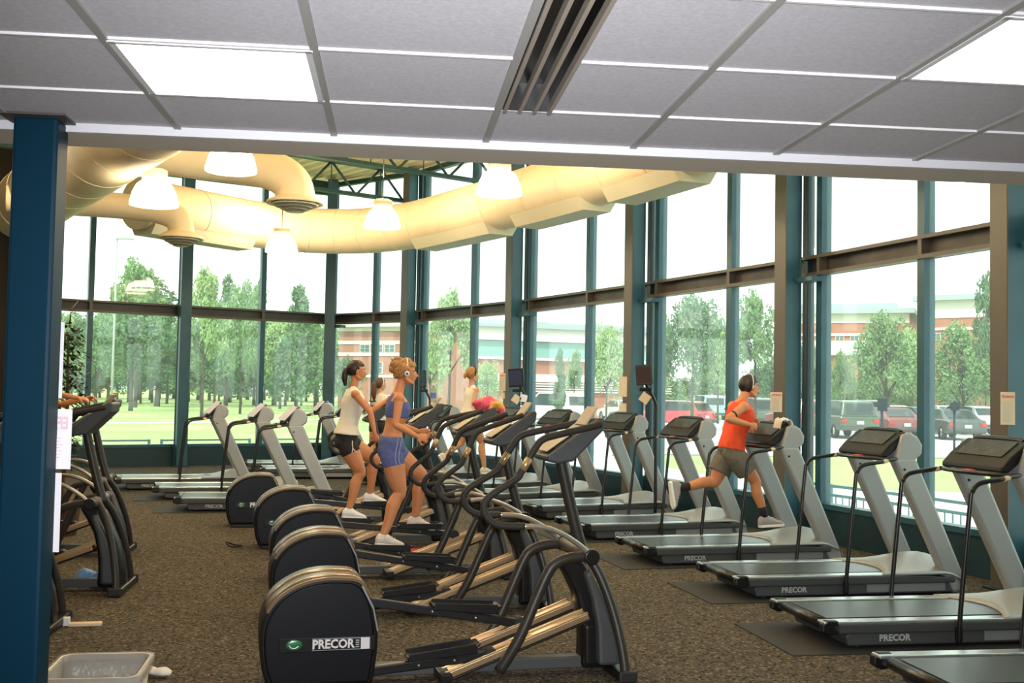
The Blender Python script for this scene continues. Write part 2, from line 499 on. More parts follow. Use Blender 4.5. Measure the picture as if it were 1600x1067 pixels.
# blue pillar with sheets of paper
t = thing('pillar', 'dark blue square steel pillar in the left foreground', 'pillar', (-1.375, 4.39, 0), 0)
m = MB(); m.box((0, 0, CEIL/2), (.165, .15, CEIL), TEALP); m.build('shaft', t, bevel=.014)
m = MB(); m.box((0, .0, CEIL-.004), (.24, .26, .008), mat('collar', (.07, .065, .06), .6)); m.build('collar', t)
m = MB(); m.box((0, 0, .01), (.26, .26, .02), TEALP); m.build('base_plate', t)
def sheet(px0, px1, py0, py1, D, label, mt=PAPERW, curl=.01, rz=0, name='paper_notice', extra=None, group=None):
    a = at((px0+px1)/2, D, py=(py0+py1)/2); wd_ = (px1-px0)/FPX*D; h = (py1-py0)/FPX*D
    t = thing(name, label, 'notice', a, rz, group)
    mb = MB(); n = 6
    for k in range(n):
        x0, x1 = -wd_/2+wd_*k/n, -wd_/2+wd_*(k+1)/n
        f = lambda x: curl*math.sin((x/wd_+.5)*2.4)
        mb.quad([(x0, f(x0), -h/2), (x1, f(x1), -h/2), (x1, f(x1), h/2), (x0, f(x0), h/2)], mt)
    o = mb.build('sheet', t); so = o.modifiers.new('s', 'SOLIDIFY'); so.thickness = .0012
    if extra: extra(t, wd_, h)
    return t
def lines(t, w_, h, n=9, m=GREYT, z0=.3, z1=-.42, k=.7):
    mb = MB()
    for i in range(n):
        z = h*(z0+(z1-z0)*i/(n-1)); ww = w_*k*(random.uniform(.75, 1))
        mb.box((-(w_*k-ww)/2, -.004, z), (ww, .001, h*.012), m)
    mb.build('print', t)
def efx(t, w_, h):
    o = text('EFX', h*.28, PINKT, t, (w_*.10, -.004, h*.26), (PI/2, 0, 0), ext=.0005); o.scale.x = -.62
    o['label'] = 'faint pink letters seen reversed through the sheet'
    lines(t, w_, h, 7, PINKT, .02, -.3, .6)
sheet(77, 97, 505, 620, 4.47, 'white paper edge taped high on the blue pillar', extra=None)
sheet(66, 109, 641, 731, 4.48, 'white sheet with reversed pink capitals taped midway on the blue pillar', extra=efx)
sheet(62, 92, 742, 860, 4.48, 'long white sheet taped lowest on the blue pillar', extra=lambda t, w_, h: lines(t, w_, h, 12, PINKT, .4, -.35, .35))

# notices on the window columns
def notice_red(t, w_, h):
    mb = MB(); x = -w_*.38
    while x < w_*.36:                                   # heavy red heading, too blurred in the photo to read
        q = random.uniform(.03, .07)*w_; hh = h*random.uniform(.05, .085)
        mb.box((x+q/2, -.004, h*.36+(hh-h*.07)/2), (q, .001, hh), REDT); x += q+w_*.022
    mb.build('heading', t)
    lines(t, w_, h, 12, GREYT, .2, -.4, .75)
for (a, b_, c, d, D, lb) in [(1562, 1588, 611, 665, 9.35, 'cream notice with red heading on the nearest window column'), (1203, 1223, 612, 644, 12.85, 'cream notice with red heading on the column behind the orange runner'),
                          (780, 790, 583, 611, 20.05, 'tall cream notice on the column beside the blue screen')]:
    sheet(a, b_, c, d, D, lb, PAPERO, extra=notice_red)
for (a, b_, c, d, D, lb) in [(967, 980, 588, 620, 16.3, 'upper blank cream sheet on the column left of the dark screen'), (967, 979, 630, 650, 16.3, 'lower blank cream sheet on the column left of the dark screen'), (783, 789, 613, 623, 20.1, 'small cream card below the tall notice beside the blue screen')]:
    sheet(a, b_, c, d, D, lb, PAPERO)

# ================================================================== ROOF JOISTS, DUCTS, PENDANTS
def joist(a, b, zb, zt, label):
    a = Vector(a); b = Vector(b); d = (b-a); L = d.length; rz = math.atan2(d.y, d.x)
    t = thing('roof_joist', label, 'roof joist', a, rz, 'open web roof joists')
    for nm, z in (('bottom_chord', zb), ('top_chord', zt)):
        m = MB()
        for s_ in (-1, 1):
            m.box((L/2, s_*.045, z+.01), (L, .06, .012), JOIST); m.box((L/2, s_*.02, z+.045), (L, .012, .08), JOIST)
        m.build(nm, t)
    m = MB(); n = max(2, round(L/1.15)); st = L/n
    for k in range(n):
        x = k*st
        m.tube([(x, 0, zb+.03), (x+st/2, 0, zt+.03)], .027, JOIST, seg=6); m.tube([(x+st/2, 0, zt+.03), (x+st, 0, zb+.03)], .027, JOIST, seg=6)
        m.tube([(x+st/2, 0, zt+.03), (x+st/2, 0, zb+.03)], .011, JOIST, seg=5)
    m.build('web', t)
joist((-8.0, 16.1, 0), (2.0, 22.0, 0), 5.86, 6.44, 'green open web joist nearest the ceiling edge, crossing above the ducts')
joist((-9.0, 18.6, 0), (.15, 24.05, 0), 5.80, 6.44, 'green open web joist behind the round ceiling diffuser')
joist((-5.6, 13.4, 0), (3.5, 18.7, 0), 5.86, 6.44, 'green open web joist hidden above the lower ceiling edge')

def duct_obj(name, label, pts, r, cat='duct', rings=True, parent=None, seg=28, sp=6):
    m = MB(); m.tube(pts, r, DUCT, seg=seg, smooth_path=sp)
    o = m.build(name, parent)
    if label: tag(o, label, cat)
    return o
ZD = 4.80
main = [(-4.35, 19.2, ZD), (-3.7, 20.0, ZD), (-2.7, 21.15, ZD), (-1.75, 21.75, ZD), (-.75, 21.65, ZD), (.2, 20.75, ZD), (.92, 19.5, ZD), (1.95, 17.3, ZD), (2.65, 15.6, ZD), (3.25, 13.9, ZD), (3.75, 12.2, ZD), (4.2, 10.2, ZD), (4.4, 7.5, ZD), (4.4, 5.0, ZD)]
t = thing('supply_duct', 'large tan round duct curving round under the roof along the windows', 'air duct', main[0], 0)
rel = [Vector(p)-Vector(main[0]) for p in main]
m = MB(); m.tube(rel, .44, DUCT, seg=32, smooth_path=8); m.build('duct_body', t)
# seam bands
def cat(pts, n=8):
    out = []
    for i in range(len(pts)-1):
        p0 = pts[max(i-1, 0)]; p1 = pts[i]; p2 = pts[i+1]; p3 = pts[min(i+2, len(pts)-1)]
        for k in range(n):
            q = k/n; out.append(.5*((2*p1)+(-p0+p2)*q+(2*p0-5*p1+4*p2-p3)*q*q+(-p0+3*p1-3*p2+p3)*q**3))
    return out+[pts[-1]]
cp = cat(rel, 8)
for k in range(4, len(cp)-2, 5):
    d = (cp[k+1]-cp[k]).normalized(); m = MB(); m.tube([cp[k]-d*.012, cp[k]+d*.012], .446, DUCT, seg=32); m.build('seam_band', t)
# flat outlet plates hung under the duct
def plate(s0, s1, name='outlet_plate'):
    m = MB(); P = cp[s0:s1+1]
    vs = []
    for k, p in enumerate(P):
        d = (cp[min(s0+k+1, len(cp)-1)]-cp[s0+k-1]); d.z = 0; d.normalize(); n = Vector((-d.y, d.x, 0))
        vs.append((p, n))
    for (p, n), (q, n2) in zip(vs, vs[1:]):
        z1, z2 = -.34, -.52
        for (s_, z) in ((1, 0), (-1, 0)):
            pass
        a = [p+n*.33+Vector((0, 0, z1)), p+n*.22+Vector((0, 0, z2)), p-n*.22+Vector((0, 0, z2)), p-n*.33+Vector((0, 0, z1))]
        b2 = [q+n2*.33+Vector((0, 0, z1)), q+n2*.22+Vector((0, 0, z2)), q-n2*.22+Vector((0, 0, z2)), q-n2*.33+Vector((0, 0, z1))]
        for k in range(3): m.quad([a[k], a[k+1], b2[k+1], b2[k]], MATS['duct_plate'])
    for (p, n) in (vs[0], vs[-1]):
        m.quad([p+n*.33+Vector((0, 0, -.34)), p+n*.22+Vector((0, 0, -.52)), p-n*.22+Vector((0, 0, -.52)), p-n*.33+Vector((0, 0, -.34))], MATS['duct_plate'])
    m.build(name, t)
mat('duct_plate', (.62, .58, .42), .6)
plate(1, 15); plate(44, 54); plate(57, 66); plate(69, 77)
# cap at the far end
m = MB(); d = (cp[1]-cp[0]).normalized(); m.tube([cp[0]-d*.05, cp[0]+d*.05], .455, MATS['duct_plate'], seg=32); m.build('end_cap', t)

t = thing('trunk_duct', 'widest tan round duct rising across the upper left behind the pillar', 'air duct', (-6.6, 20.2, 4.8), 0)
m = MB(); a = Vector((0, 0, 0)); b2 = Vector((-.9, 8.8, 4.8))-Vector((-6.6, 20.2, 4.8)); m.tube([a, a.lerp(b2, .5), b2], .56, DUCT, seg=32); m.build('duct_body', t)
L = b2.length; d = b2.normalized()
for k in range(1, 12): m = MB(); m.tube([d*(L*k/12-.012), d*(L*k/12+.012)], .566, DUCT, seg=32); m.build('seam_band', t)
def diffuser(root, c, r):
    m = MB(); cx, cy2, cz2 = c
    m.lathe([(r*.42, .16), (r*.95, .05), (r, .02), (r*.98, .0), (r*.8, .02)], DUCT, (cx, cy2, cz2), seg=32); m.build('diffuser_collar', root)
    for k, q in enumerate((.76, .58, .40)):
        m = MB(); m.lathe([(r*q, -.02-.035*k), (r*(q+.06), .0-.035*k), (r*(q-.1), -.05-.035*k), (r*(q-.14), -.045-.035*k)], MATS['duct_plate'], (cx, cy2, cz2), seg=32); m.build('diffuser_ring', root)
    m = MB(); m.lathe([(.001, .06), (r*.75, .06)], BLKM, (cx, cy2, cz2), seg=24); m.build('diffuser_throat', root)
    m = MB(); m.lathe([(.001, -.12), (r*.25, -.12), (r*.3, -.09)], MATS['duct_plate'], (cx, cy2, cz2), seg=24); m.build('diffuser_centre', root)
t = thing('branch_duct', 'tan elbow duct dropping to the larger round diffuser near the joists', 'air duct', (-1.55, 17.0, 4.52), 0)
m = MB(); m.tube([(-3.4, -2.0, .56), (-2.3, -1.0, .56), (-1.5, -.45, .56), (-.85, -.15, .56), (-.35, -.02, .50), (-.08, 0, .34), (0, 0, .14), (0, 0, .06)], [.30]*8, DUCT, seg=28, smooth_path=6); m.build('duct_body', t)
diffuser(t, (0, 0, 0), .44)
t = thing('branch_duct', 'tan elbow duct dropping to the smaller round diffuser over the left windows', 'air duct', (-3.52, 18.5, 4.12), 0)
m = MB(); m.tube([(-2.6, -.5, .50), (-1.8, -.3, .50), (-1.0, -.12, .50), (-.4, -.02, .46), (-.08, 0, .34), (0, 0, .14), (0, 0, .06)], [.21]*7, DUCT, seg=28, smooth_path=6); m.build('duct_body', t)
diffuser(t, (0, 0, 0), .37)

LAMP = emat('pendant_glow', (1, .84, .58), 15)
LSH = mat('pendant_shade', (.95, .88, .72), .3, emit=(1, .85, .6), estr=1.1)
def pendant(c, label):
    t = thing('pendant_lamp', label, 'pendant lamp', c, 0, 'dome pendant lamps')
    m = MB(); m.lathe([(.285, 0), (.28, .06), (.255, .16), (.21, .25), (.15, .30), (.11, .31)], LAMP, seg=28); m.build('lamp_shade', t)
    m = MB(); m.lathe([(.286, .0), (.292, .0), (.290, .05), (.284, .05)], LSH, seg=28); m.build('shade_rim', t)
    m = MB(); m.lathe([(.001, .30), (.13, .30), (.15, .32), (.15, .43), (.10, .45), (.001, .45)], mat('ballast', (.62, .52, .36), .5), seg=20); m.build('ballast_housing', t)
    m = MB(); m.tube([(0, 0, .44), (0, 0, HT+.08-c[2])], .009, BLKM, seg=6); m.build('stem', t)
    ld = bpy.data.lights.new('pendant_uplight', 'POINT'); ld.energy = 85; ld.color = (1, .80, .52); ld.shadow_soft_size = .12
    lo = bpy.data.objects.new('pendant_uplight', ld); scene.collection.objects.link(lo); lo.parent = t; lo.location = (0, 0, .80)  # added point light above the ballast, brightens roof deck and duct tops
pendant((-1.885, 12.7, 4.16), 'glowing dome pendant half hidden by the lower ceiling edge, top left of centre')
pendant((-2.94, 13.7, 3.90), 'glowing dome pendant hanging against the wide trunk duct')
pendant((-2.04, 20.0, 4.14), 'smallest glowing dome pendant in front of the curved duct, beneath the big diffuser')
pendant((-.22, 17.5, 4.28), 'glowing dome pendant below the joists, left of the brightest central one')
pendant((1.28, 13.7, 4.19), 'glowing dome pendant just below the slot diffuser')
for p in [(3.0, 9.5, 4.2), (-1.0, 8.5, 4.2), (-5.5, 10.5, 4.2), (-6, 16, 4.2)]:
    pendant(p, 'dome pendant lamp hanging out of sight above the lower ceiling')

# ================================================================== TREADMILLS
def make_treadmill():
    t = thing('treadmill', 'treadmill', 'treadmill')
    W = .44
    m = MB()
    for s_ in (-1, 1):
        m.box((.80, s_*(W-.055), .19), (1.62, .11, .022), SILB)
    m.build('side_rail', t, bevel=.008)
    m = MB(); m.prism([(.02, .14), (.05, .185), (1.75, .185), (2.05, .16), (2.05, .115), (.10, .115)], -W, W, DGREY); m.build('deck_frame', t, bevel=.012)
    m = MB(); m.box((.86, 0, .193), (1.55, .56, .008), BELT); m.build('running_belt', t, bevel=.003)
    m = MB(); m.tube([(.045, -.29, .165), (.045, .29, .165)], .036, BLKM, seg=14); m.build('rear_roller', t)
    for s_ in (-1, 1):
        m = MB(); m.prism([(-.025, .13), (-.02, .19), (.015, .207), (.10, .205), (.12, .12), (.03, .105)], s_*W-.065*(s_ > 0)-.0*(s_ < 0), s_*W+.065*(s_ < 0), BLK); m.build('end_cap', t, bevel=.012)
    m = MB(); m.prism([(.18, .03), (.16, .10), (.20, .125), (2.0, .125), (2.14, .10), (2.16, .03)], -W+.025, W-.025, BASEG); m.build('base', t, bevel=.012)
    m = MB(); m.box((1.58, -W+.022, .083), (.76, .008, .075), SILD); m.build('side_panel', t, bevel=.003)
    for y in (-W+.0175,): text('PRECOR', .062, LETT2, t, (.52, y+.003, .080), (PI/2, 0, 0))
    for x in (.28, 1.95):
        for s_ in (-1, 1):
            m = MB(); m.lathe([(.028, 0), (.028, .03), (.02, .035)], RUB, (x, s_*.34, 0), seg=12, close=True); m.build('foot', t)
    # motor hood with swept front wings
    m = MB(); bm = m.bm; nx, ny = 12, 16; G = []
    for i in range(nx+1):
        row = []
        for j in range(ny+1):
            v = -1+2*j/ny; u = i/nx
            x0 = 1.33+.22*(1-abs(v))**1.2*0 + .26*(v*v)*0 + .10*(1-abs(v)) ; x0 = 1.34 + .16*abs(math.cos(v*PI/2))
            x = x0+(2.15-x0)*u; y = v*(W+.015*math.sin(u*PI))
            z = .195+.115*math.sin(min(1, u*1.5)*PI/2)*(1-abs(v)**2.2)*(.35+.65*math.cos(v*PI/2)) + .012
            if u > .8: z -= (u-.8)*.35
            row.append(bm.verts.new((x, y, z)))
        G.append(row)
    for i in range(nx):
        for j in range(ny): bm.faces.new((G[i][j], G[i+1][j], G[i+1][j+1], G[i][j+1])).smooth = True
    m.mi(SIL); o = m.build('motor_hood', t); so = o.modifiers.new('s', 'SOLIDIFY'); so.thickness = .018
    # two leaning uprights
    for s_ in (-1, 1):
        m = MB(); y = s_*.365
        m.prism([(2.03, .02), (2.20, .02), (2.155, .17), (1.68, 1.20), (1.45, 1.20)], y-.055, y+.055, SIL); m.build('upright', t, bevel=.028)
        m = MB(); m.tube([(1.56, y-.058, 1.10), (1.56, y+.058, 1.10)], .012, BLK, seg=10); m.build('cap_screw', t)
    # rounded silver head behind the panel
    m = MB()
    pr = [(1.47, 1.17), (1.56, 1.15), (1.66, 1.17), (1.735, 1.23), (1.745, 1.31), (1.70, 1.385), (1.62, 1.425), (1.55, 1.40)]
    m.prism(pr, -.415, .415, SIL, smooth=True); m.build('console_shell', t, bevel=.02)
    m = MB(); m.prism([(1.365, 1.205), (1.37, 1.24), (1.44, 1.315), (1.585, 1.425), (1.62, 1.42), (1.50, 1.26), (1.42, 1.20)], -.375, .375, BLK); c = m.build('console', t, bevel=.014)
    m = MB(); m.box((1.497, 0, 1.363), (.17, .56, .006), DISP, ry=-math.atan2(.11, .145)); m.build('control_panel', c)
    m = MB(); m.tube([(1.60, -.30, 1.415), (1.62, -.2, 1.43), (1.625, .2, 1.43), (1.60, .30, 1.415)], .022, BLK, seg=10, smooth_path=4); m.build('top_lip', c)
    # handrails
    for s_ in (-1, 1):
        y = s_*.452
        m = MB(); m.tube([(.985, y, .03), (.995, y, .25), (1.07, y, 1.00), (1.085, y, 1.075), (1.12, y, 1.125), (1.18, y, 1.148), (1.30, y, 1.165), (1.42, y*.93, 1.185), (1.50, y*.88, 1.19)], .0175, BLKM, seg=10, smooth_path=4)
        h = m.build('handrail', t)
        m = MB(); m.box((.985, s_*.448, .10), (.05, .02, .10), BLK); m.build('rail_bracket', h, bevel=.004)
        m = MB(); m.tube([(1.33, y, 1.168), (1.385, y*.95, 1.178)], .019, PAPERO, seg=10); m.build('pulse_sensor', h)
    m = MB(); m.tube([(1.40, -.40, 1.185), (1.30, -.22, 1.19), (1.28, 0, 1.19), (1.30, .22, 1.19), (1.40, .40, 1.185)], .016, BLKM, seg=10, smooth_path=4); m.build('crossbar', t)
    m = MB(); m.box((1.36, 0, 1.195), (.05, .10, .025), REDT); m.build('stop_key', t, bevel=.006)
    return t
R = math.radians
TG = 'row of silver treadmills along the windows'
TM = [((2.92, 5.95), 3, 'treadmill nearest the camera, only its belt end showing in the bottom right corner'),
      ((2.91, 7.66), 4.5, 'treadmill with its console cut by the right picture edge, second nearest'),
      ((2.86, 9.44), 6.5, 'empty silver treadmill just right of the one the orange runner uses'),
      ((2.48, 11.18), 9, 'treadmill under the runner in the orange shirt'),
      ((2.13, 13.01), 13, 'empty treadmill directly left of the orange runner'),
      ((1.80, 15.0), 18, 'empty treadmill in front of the column with two blank cream sheets'),
      ((1.18, 16.6), 22, 'treadmill behind the nearest elliptical console, third left of the orange runner'),
      ((.60, 18.1), 24, 'treadmill under the far runner in a white sleeveless top'),
      ((-.45, 19.8), 30, 'far treadmill used by the girl with a long brown ponytail'),
      ((-2.45, 21.4), 5, 'far treadmill behind the woman in the white tank and black shorts'),
      ((-2.95, 22.95), 0, 'farthest treadmill, standing at the corner column of the glazed walls')]
TL = [((-4.49, 18.78), 12, 'left and farthest of the three treadmills in front of the lawn windows'),
      ((-3.58, 17.34), 9, 'middle of the three treadmills in front of the lawn windows'),
      ((-2.94, 15.77), 6, 'right and nearest of the three treadmills in front of the lawn windows')]
tp = make_treadmill(); index_children()
tread = []
for k, (p, a, lb) in enumerate(TM+TL):
    if k == 0: o = tp; o.location = (*p, 0); o.rotation_euler.z = R(a)
    else: o = dup(tp, (*p, 0), R(a), lb)
    o['label'] = lb; o['group'] = TG if k < len(TM) else 'three treadmills facing the lawn windows'
    tread.append((p, a))
def loc(mac, x, y, z):
    (ox, oy), a = mac; a = R(a)
    return Vector((ox+x*math.cos(a)-y*math.sin(a), oy+x*math.sin(a)+y*math.cos(a), z))
for k, (mac, lb) in enumerate([(tread[0], 'dark rubber mat under the nearest treadmill in the bottom right corner'), (tread[1], 'dark rubber mat under the second nearest treadmill at the right edge'), (tread[2], 'dark rubber mat sticking out behind the treadmill right of the runner'), (tread[3], 'dark rubber mat under the treadmill of the orange runner'),
      (tread[4], 'dark rubber mat under the treadmill directly left of the orange runner'), (tread[11], 'dark rubber mat under the left of the three treadmills by the lawn windows'), (tread[12], 'dark rubber mat under the middle of the three treadmills by the lawn windows'), (tread[13], 'dark rubber mat under the right of the three treadmills by the lawn windows')]):
    m = MB(); m.box((.9, -.02, .004), (2.35, 1.02, .008), MAT_)
    p = loc(mac, 0, 0, 0); tag(m.build('floor_mat', loc=p, rz=R(mac[1])), lb, 'mat', 'rubber mats under the treadmills')

# pale cards clipped to the near end of four left consoles
for k, lb in ((11, 'pale card on the console end of the left lawn window treadmill'), (12, 'pale card on the console end of the middle lawn window treadmill'), (13, 'pale card on the console end of the right lawn window treadmill'), (10, 'pale card on the console end of the farthest corner treadmill')):
    m = MB(); m.prism([(1.33, 1.275), (1.43, 1.255), (1.60, 1.44), (1.535, 1.475)], -.005, .005, PAPERW)
    tag(m.build('clipped_card', loc=loc(tread[k], 0, -.424, 0), rz=R(tread[k][1])), lb, 'card', 'cards on the left treadmills')

# ================================================================== ELLIPTICAL TRAINERS
def rotp(p, a, c=(1.86, .745)):
    x, z = p[0]-c[0], p[-1]-c[1]
    q = (c[0]+x*math.cos(a)-z*math.sin(a), c[1]+x*math.sin(a)+z*math.cos(a))
    return (q[0], p[1], q[1]) if len(p) == 3 else q
def make_elliptical(label, p, a, ride=False, group='row of black elliptical trainers', ha0=(0, 0)):
    t = thing('elliptical_trainer', label, 'elliptical trainer', (*p, 0), R(a), group)
    prof = [(.02, .03), (-.02, .14), (-.035, .30), (-.02, .41), (.03, .50), (.10, .565), (.20, .615), (.31, .638), (.42, .638), (.52, .62), (.585, .53), (.615, .42), (.628, .30), (.622, .18), (.60, .03)]
    cx, cz2 = .30, .30
    pr3 = [tuple(v) for v in cat([Vector((x, z)) for x, z in prof], 4)]
    prof = pr3
    m = MB(); m.prism(prof, -.215, .215, BLK, smooth=True); cov = m.build('flywheel_cover', t, bevel=.022)
    ins = [(cx+(x-cx)*.93, cz2+(z-cz2)*.93) for x, z in prof]
    m = MB(); m.prism(ins, -.228, .228, mat('cover_matt', (.0030, .0036, .0055), .38, spec=.22)); m.build('side_cover', cov, bevel=.012)
    # band over the top, warm reflections put into its colour
    arc = prof[14:41]
    m = MB()
    outer = [(cx+(x-cx)*1.012, cz2+(z-cz2)*1.012) for x, z in arc]
    pp = outer+[(cx+(x-cx)*.97, cz2+(z-cz2)*.97) for x, z in arc][::-1]
    for y0, y1 in ((-.220, -.185), (-.172, .0), (.012, .218)): m.prism(pp, y0, y1, RIMM, smooth=True)
    m.build('rim_sheen', cov)
    m = MB(); m.prism([(.535, .60), (.60, .47), (.628, .34), (.620, .33), (.592, .46), (.525, .59)], -.226, -.205, SILD); m.build('edge_trim', cov, bevel=.003)
    # badge recess, green oval and maker's plate
    m = MB(); m.box((.34, -0.2280, .274), (.54, .010, .082), PLATE); m.build('badge_recess', cov, bevel=.004)
    m = MB(); m.ball((.155, -0.2340, .277), (.047, .006, .030), GREENB); m.build('green_badge', cov)
    m = MB(); m.tube([(.125, -.241, .277), (.14, -.242, .262), (.16, -.242, .26), (.18, -.241, .272)], .0035, LETT, seg=5, smooth_path=3); m.build('badge_swirl', cov)
    m = MB(); m.box((.418, -0.2335, .274), (.325, .003, .068), SILD); m.build('name_plate', cov, bevel=.001)
    m = MB(); m.box((.395, -0.2352, .274), (.262, .002, .058), PLATE); m.box((.552, -0.2352, .274), (.048, .002, .064), LETT); m.build('plate_panel', cov)
    text('PRECOR', .068, LETT, cov, (.372, -0.2370, .274), (PI/2, 0, 0), sx=.92)
    m = MB()
    for q in range(4): m.box((.508, -.2368, .256+q*.012), (.020, .001, .006), LETT2)
    m.build('small_print', cov)
    # base frame
    m = MB(); m.box((1.28, 0, .065), (1.62, .09, .07), BASEG); m.build('base_beam', t, bevel=.008)
    m = MB(); m.box((2.10, 0, .035), (.10, .70, .055), BLK); m.build('front_crossbar', t, bevel=.012)
    m = MB(); m.box((.30, 0, .02), (.52, .46, .04), BLK); m.build('rear_base', t, bevel=.01)
    for s_ in (-1, 1):
        m = MB(); m.box((2.10, s_*.345, .04), (.115, .03, .07), RUB); m.build('foot_cap', t, bevel=.012)
    m = MB(); m.box((1.02, 0, .06), (.07, .56, .05), BLK); m.build('ramp_support', t, bevel=.006)
    # inclined tracks
    L = math.hypot(.90, .335); an = math.atan2(.335, .90)
    for s_ in (-1, 1):
        m = MB(); y = s_*.165
        m.box((1.44, y, .212), (L, .125, .034), ALUWARM, ry=-an)
        for dy in (-.05, .05): m.box((1.436, y+dy, .232), (L, .016, .014), ALUWARM, ry=-an)
        m.box((1.45, y, .188), (L, .132, .012), BLK, ry=-an)
        m.build('track', t, bevel=.003)
    # front column, curved shroud and frame tubes
    m = MB(); m.prism([(2.13, .03), (2.115, .20), (2.06, .40), (1.985, .56), (1.90, .68), (1.80, .72), (1.74, .69), (1.80, .60), (1.86, .48), (1.895, .34), (1.905, .20), (1.90, .03)], -.085, .085, BLK, smooth=True); sh = m.build('front_shroud', t, bevel=.03)
    m = MB(); m.prism([(1.915, .05), (1.91, .30), (2.07, .31), (2.11, .05)], -.10, .10, BLK); m.build('shroud_boot', sh, bevel=.02)
    for s_ in (-1, 1):
        m = MB(); m.tube([(2.10, s_*.30, .05), (2.085, s_*.27, .20), (2.04, s_*.22, .42), (1.97, s_*.17, .62), (1.90, s_*.12, .74)], .030, CHAR, seg=12, smooth_path=5); m.build('frame_tube', t)
        m = MB(); m.prism([(2.10, .08), (2.07, .26), (2.0, .46), (1.90, .66), (1.87, .62), (1.92, .48), (1.955, .3), (1.965, .08)], s_*.175-.045, s_*.175+.045, DGREY, smooth=True); m.build('side_shell', t, bevel=.02)
    m = MB(); m.tube([(1.875, -.30, .745), (1.875, .30, .745)], .042, mat('pivot_brown', (.075, .06, .045), .4), seg=18); m.build('pivot_housing', t)
    m = MB(); m.tube([(1.92, 0, .72), (1.86, 0, .92), (1.79, 0, 1.20), (1.76, 0, 1.33)], .037, CHAR, seg=16, smooth_path=4); m.build('upright', t)
    # console
    an2 = math.atan2(.225, .33)
    m = MB(); m.prism([(1.63, 1.33), (1.64, 1.30), (1.70, 1.285), (1.80, 1.30), (1.99, 1.49), (2.0, 1.56), (1.965, 1.57)], -.165, .165, DGREY); c = m.build('console', t, bevel=.015)
    m = MB(); m.box((1.80, 0, 1.452), (.27, .27, .008), DISP, ry=-an2); m.build('control_panel', c)
    m = MB(); m.box((1.72, 0, 1.415), (.20, .24, .006), mat('rack_sheet', (.50, .43, .32), .6), ry=-an2); m.build('reading_rack', c)
    m = MB(); m.box((1.93, 0, 1.575), (.14, .20, .012), mat('rack_top', (.42, .34, .24), .6), ry=-.95); m.build('rack_lip', c, bevel=.003)
    # links and pedals
    if ride: LK = [(-1, (.45, .37), (1.36, .19), 1.00, .262, .10), (1, (.50, .47), (1.68, .355), 1.34, .408, .06)]; HA = (.13, .0)
    else: LK = [(-1, (.52, .09), (1.30, .165), 1.0, .165, -.06), (1, (.55, .44), (1.56, .27), 1.20, .355, .12)]; HA = ha0
    for s_, a0, b0, pxx, pz, pit in LK:
        y = s_*.165
        d = math.atan2(b0[1]-a0[1], b0[0]-a0[0]); Ln = math.hypot(b0[0]-a0[0], b0[1]-a0[1])
        m = MB(); m.box(((a0[0]+b0[0])/2, y, (a0[1]+b0[1])/2), (Ln, .045, .055), BLKM, ry=-d); lk = m.build('pedal_arm', t, bevel=.008)
        m = MB(); m.tube([(b0[0], y-.055, b0[1]), (b0[0], y+.055, b0[1])], .042, RUB, seg=18); m.build('roller', lk)
        m = MB()
        for f in (.45, .72): m.ball((a0[0]+(b0[0]-a0[0])*f, y-.024, a0[1]+(b0[1]-a0[1])*f), .009, SILB, seg=8)
        m.build('bolt', lk)
        # shoe shaped tray
        m = MB()
        pr = [(-.20, .0), (-.205, .022), (-.17, .014), (.05, .012), (.16, .030), (.22, .055), (.235, .05), (.17, .008), (.05, -.012)]
        mt = Matrix.Translation((pxx, y, pz+.012)) @ Matrix.Rotation(pit, 4, 'Y')
        m.prism(pr, -.075, .075, BLK, mtx=mt)
        m.prism([(-.20, -.01), (-.19, .035), (.20, .06), (.21, .0)], -.078, -.068, BLK, mtx=mt); m.prism([(-.20, -.01), (-.19, .035), (.20, .06), (.21, .0)], .068, .078, BLK, mtx=mt)
        m.build('pedal', t, bevel=.005)
    for s_, ha, lw in ((-1, HA[0], ((1.36, .10) if ride else (1.335, .085))), (1, HA[1], ((1.60, .20) if ride else (1.34, .14)))):
        y = s_*.275
        m = MB(); kx = (lw[0]-1.335)*.6
        m.tube([(lw[0], y*.92, lw[1]), (1.445+kx, y, .27), (1.555+kx, y, .52), (1.61+kx*.6, y, .64), (1.66, y, .705), (1.76, y, .738), (1.875, y, .745)], .033, CHAR, seg=12, smooth_path=5); m.build('swing_arm', t)
        m = MB(); m.tube([(1.875, s_*.275, .745), (1.875, s_*.328, .745)], .047, BLK, seg=20); m.build('pivot_cap', t, bevel=.008)
        y = s_*.30
        P = lambda q: [rotp((x, yy, z), ha) for x, yy, z in q]
        m = MB(); m.tube(P([(1.875, y, .745), (1.82, y, .80), (1.73, y, .862), (1.64, y, .905), (1.56, y, .925), (1.45, y, .93)]), .0165, ARMM, seg=10, smooth_path=4); h = m.build('handlebar', t)
        m = MB(); m.tube(P([(1.46, y, .93), (1.36, y, .932), (1.285, y, .945), (1.235, y*.99, .985), (1.215, y*.97, 1.035), (1.232, y*.95, 1.085), (1.29, y*.93, 1.13), (1.415, y*.90, 1.205), (1.445, y*.88, 1.245), (1.53, y*.86, 1.385), (1.575, y*.85, 1.435), (1.66, y*.83, 1.462), (1.90, y*.72, 1.515), (1.955, y*.70, 1.53)]), .0215, GRIP, seg=10, smooth_path=4); m.build('grip', h)
        m = MB(); m.tube(P([(1.452, y*.88, 1.256), (1.494, y*.87, 1.325)]), .0225, mat('pulse_plate', (.50, .33, .16), .35, metal=.6), seg=10); m.build('pulse_sensor', h)
    return ((p, a))
EG = 'row of black elliptical trainers in the middle'
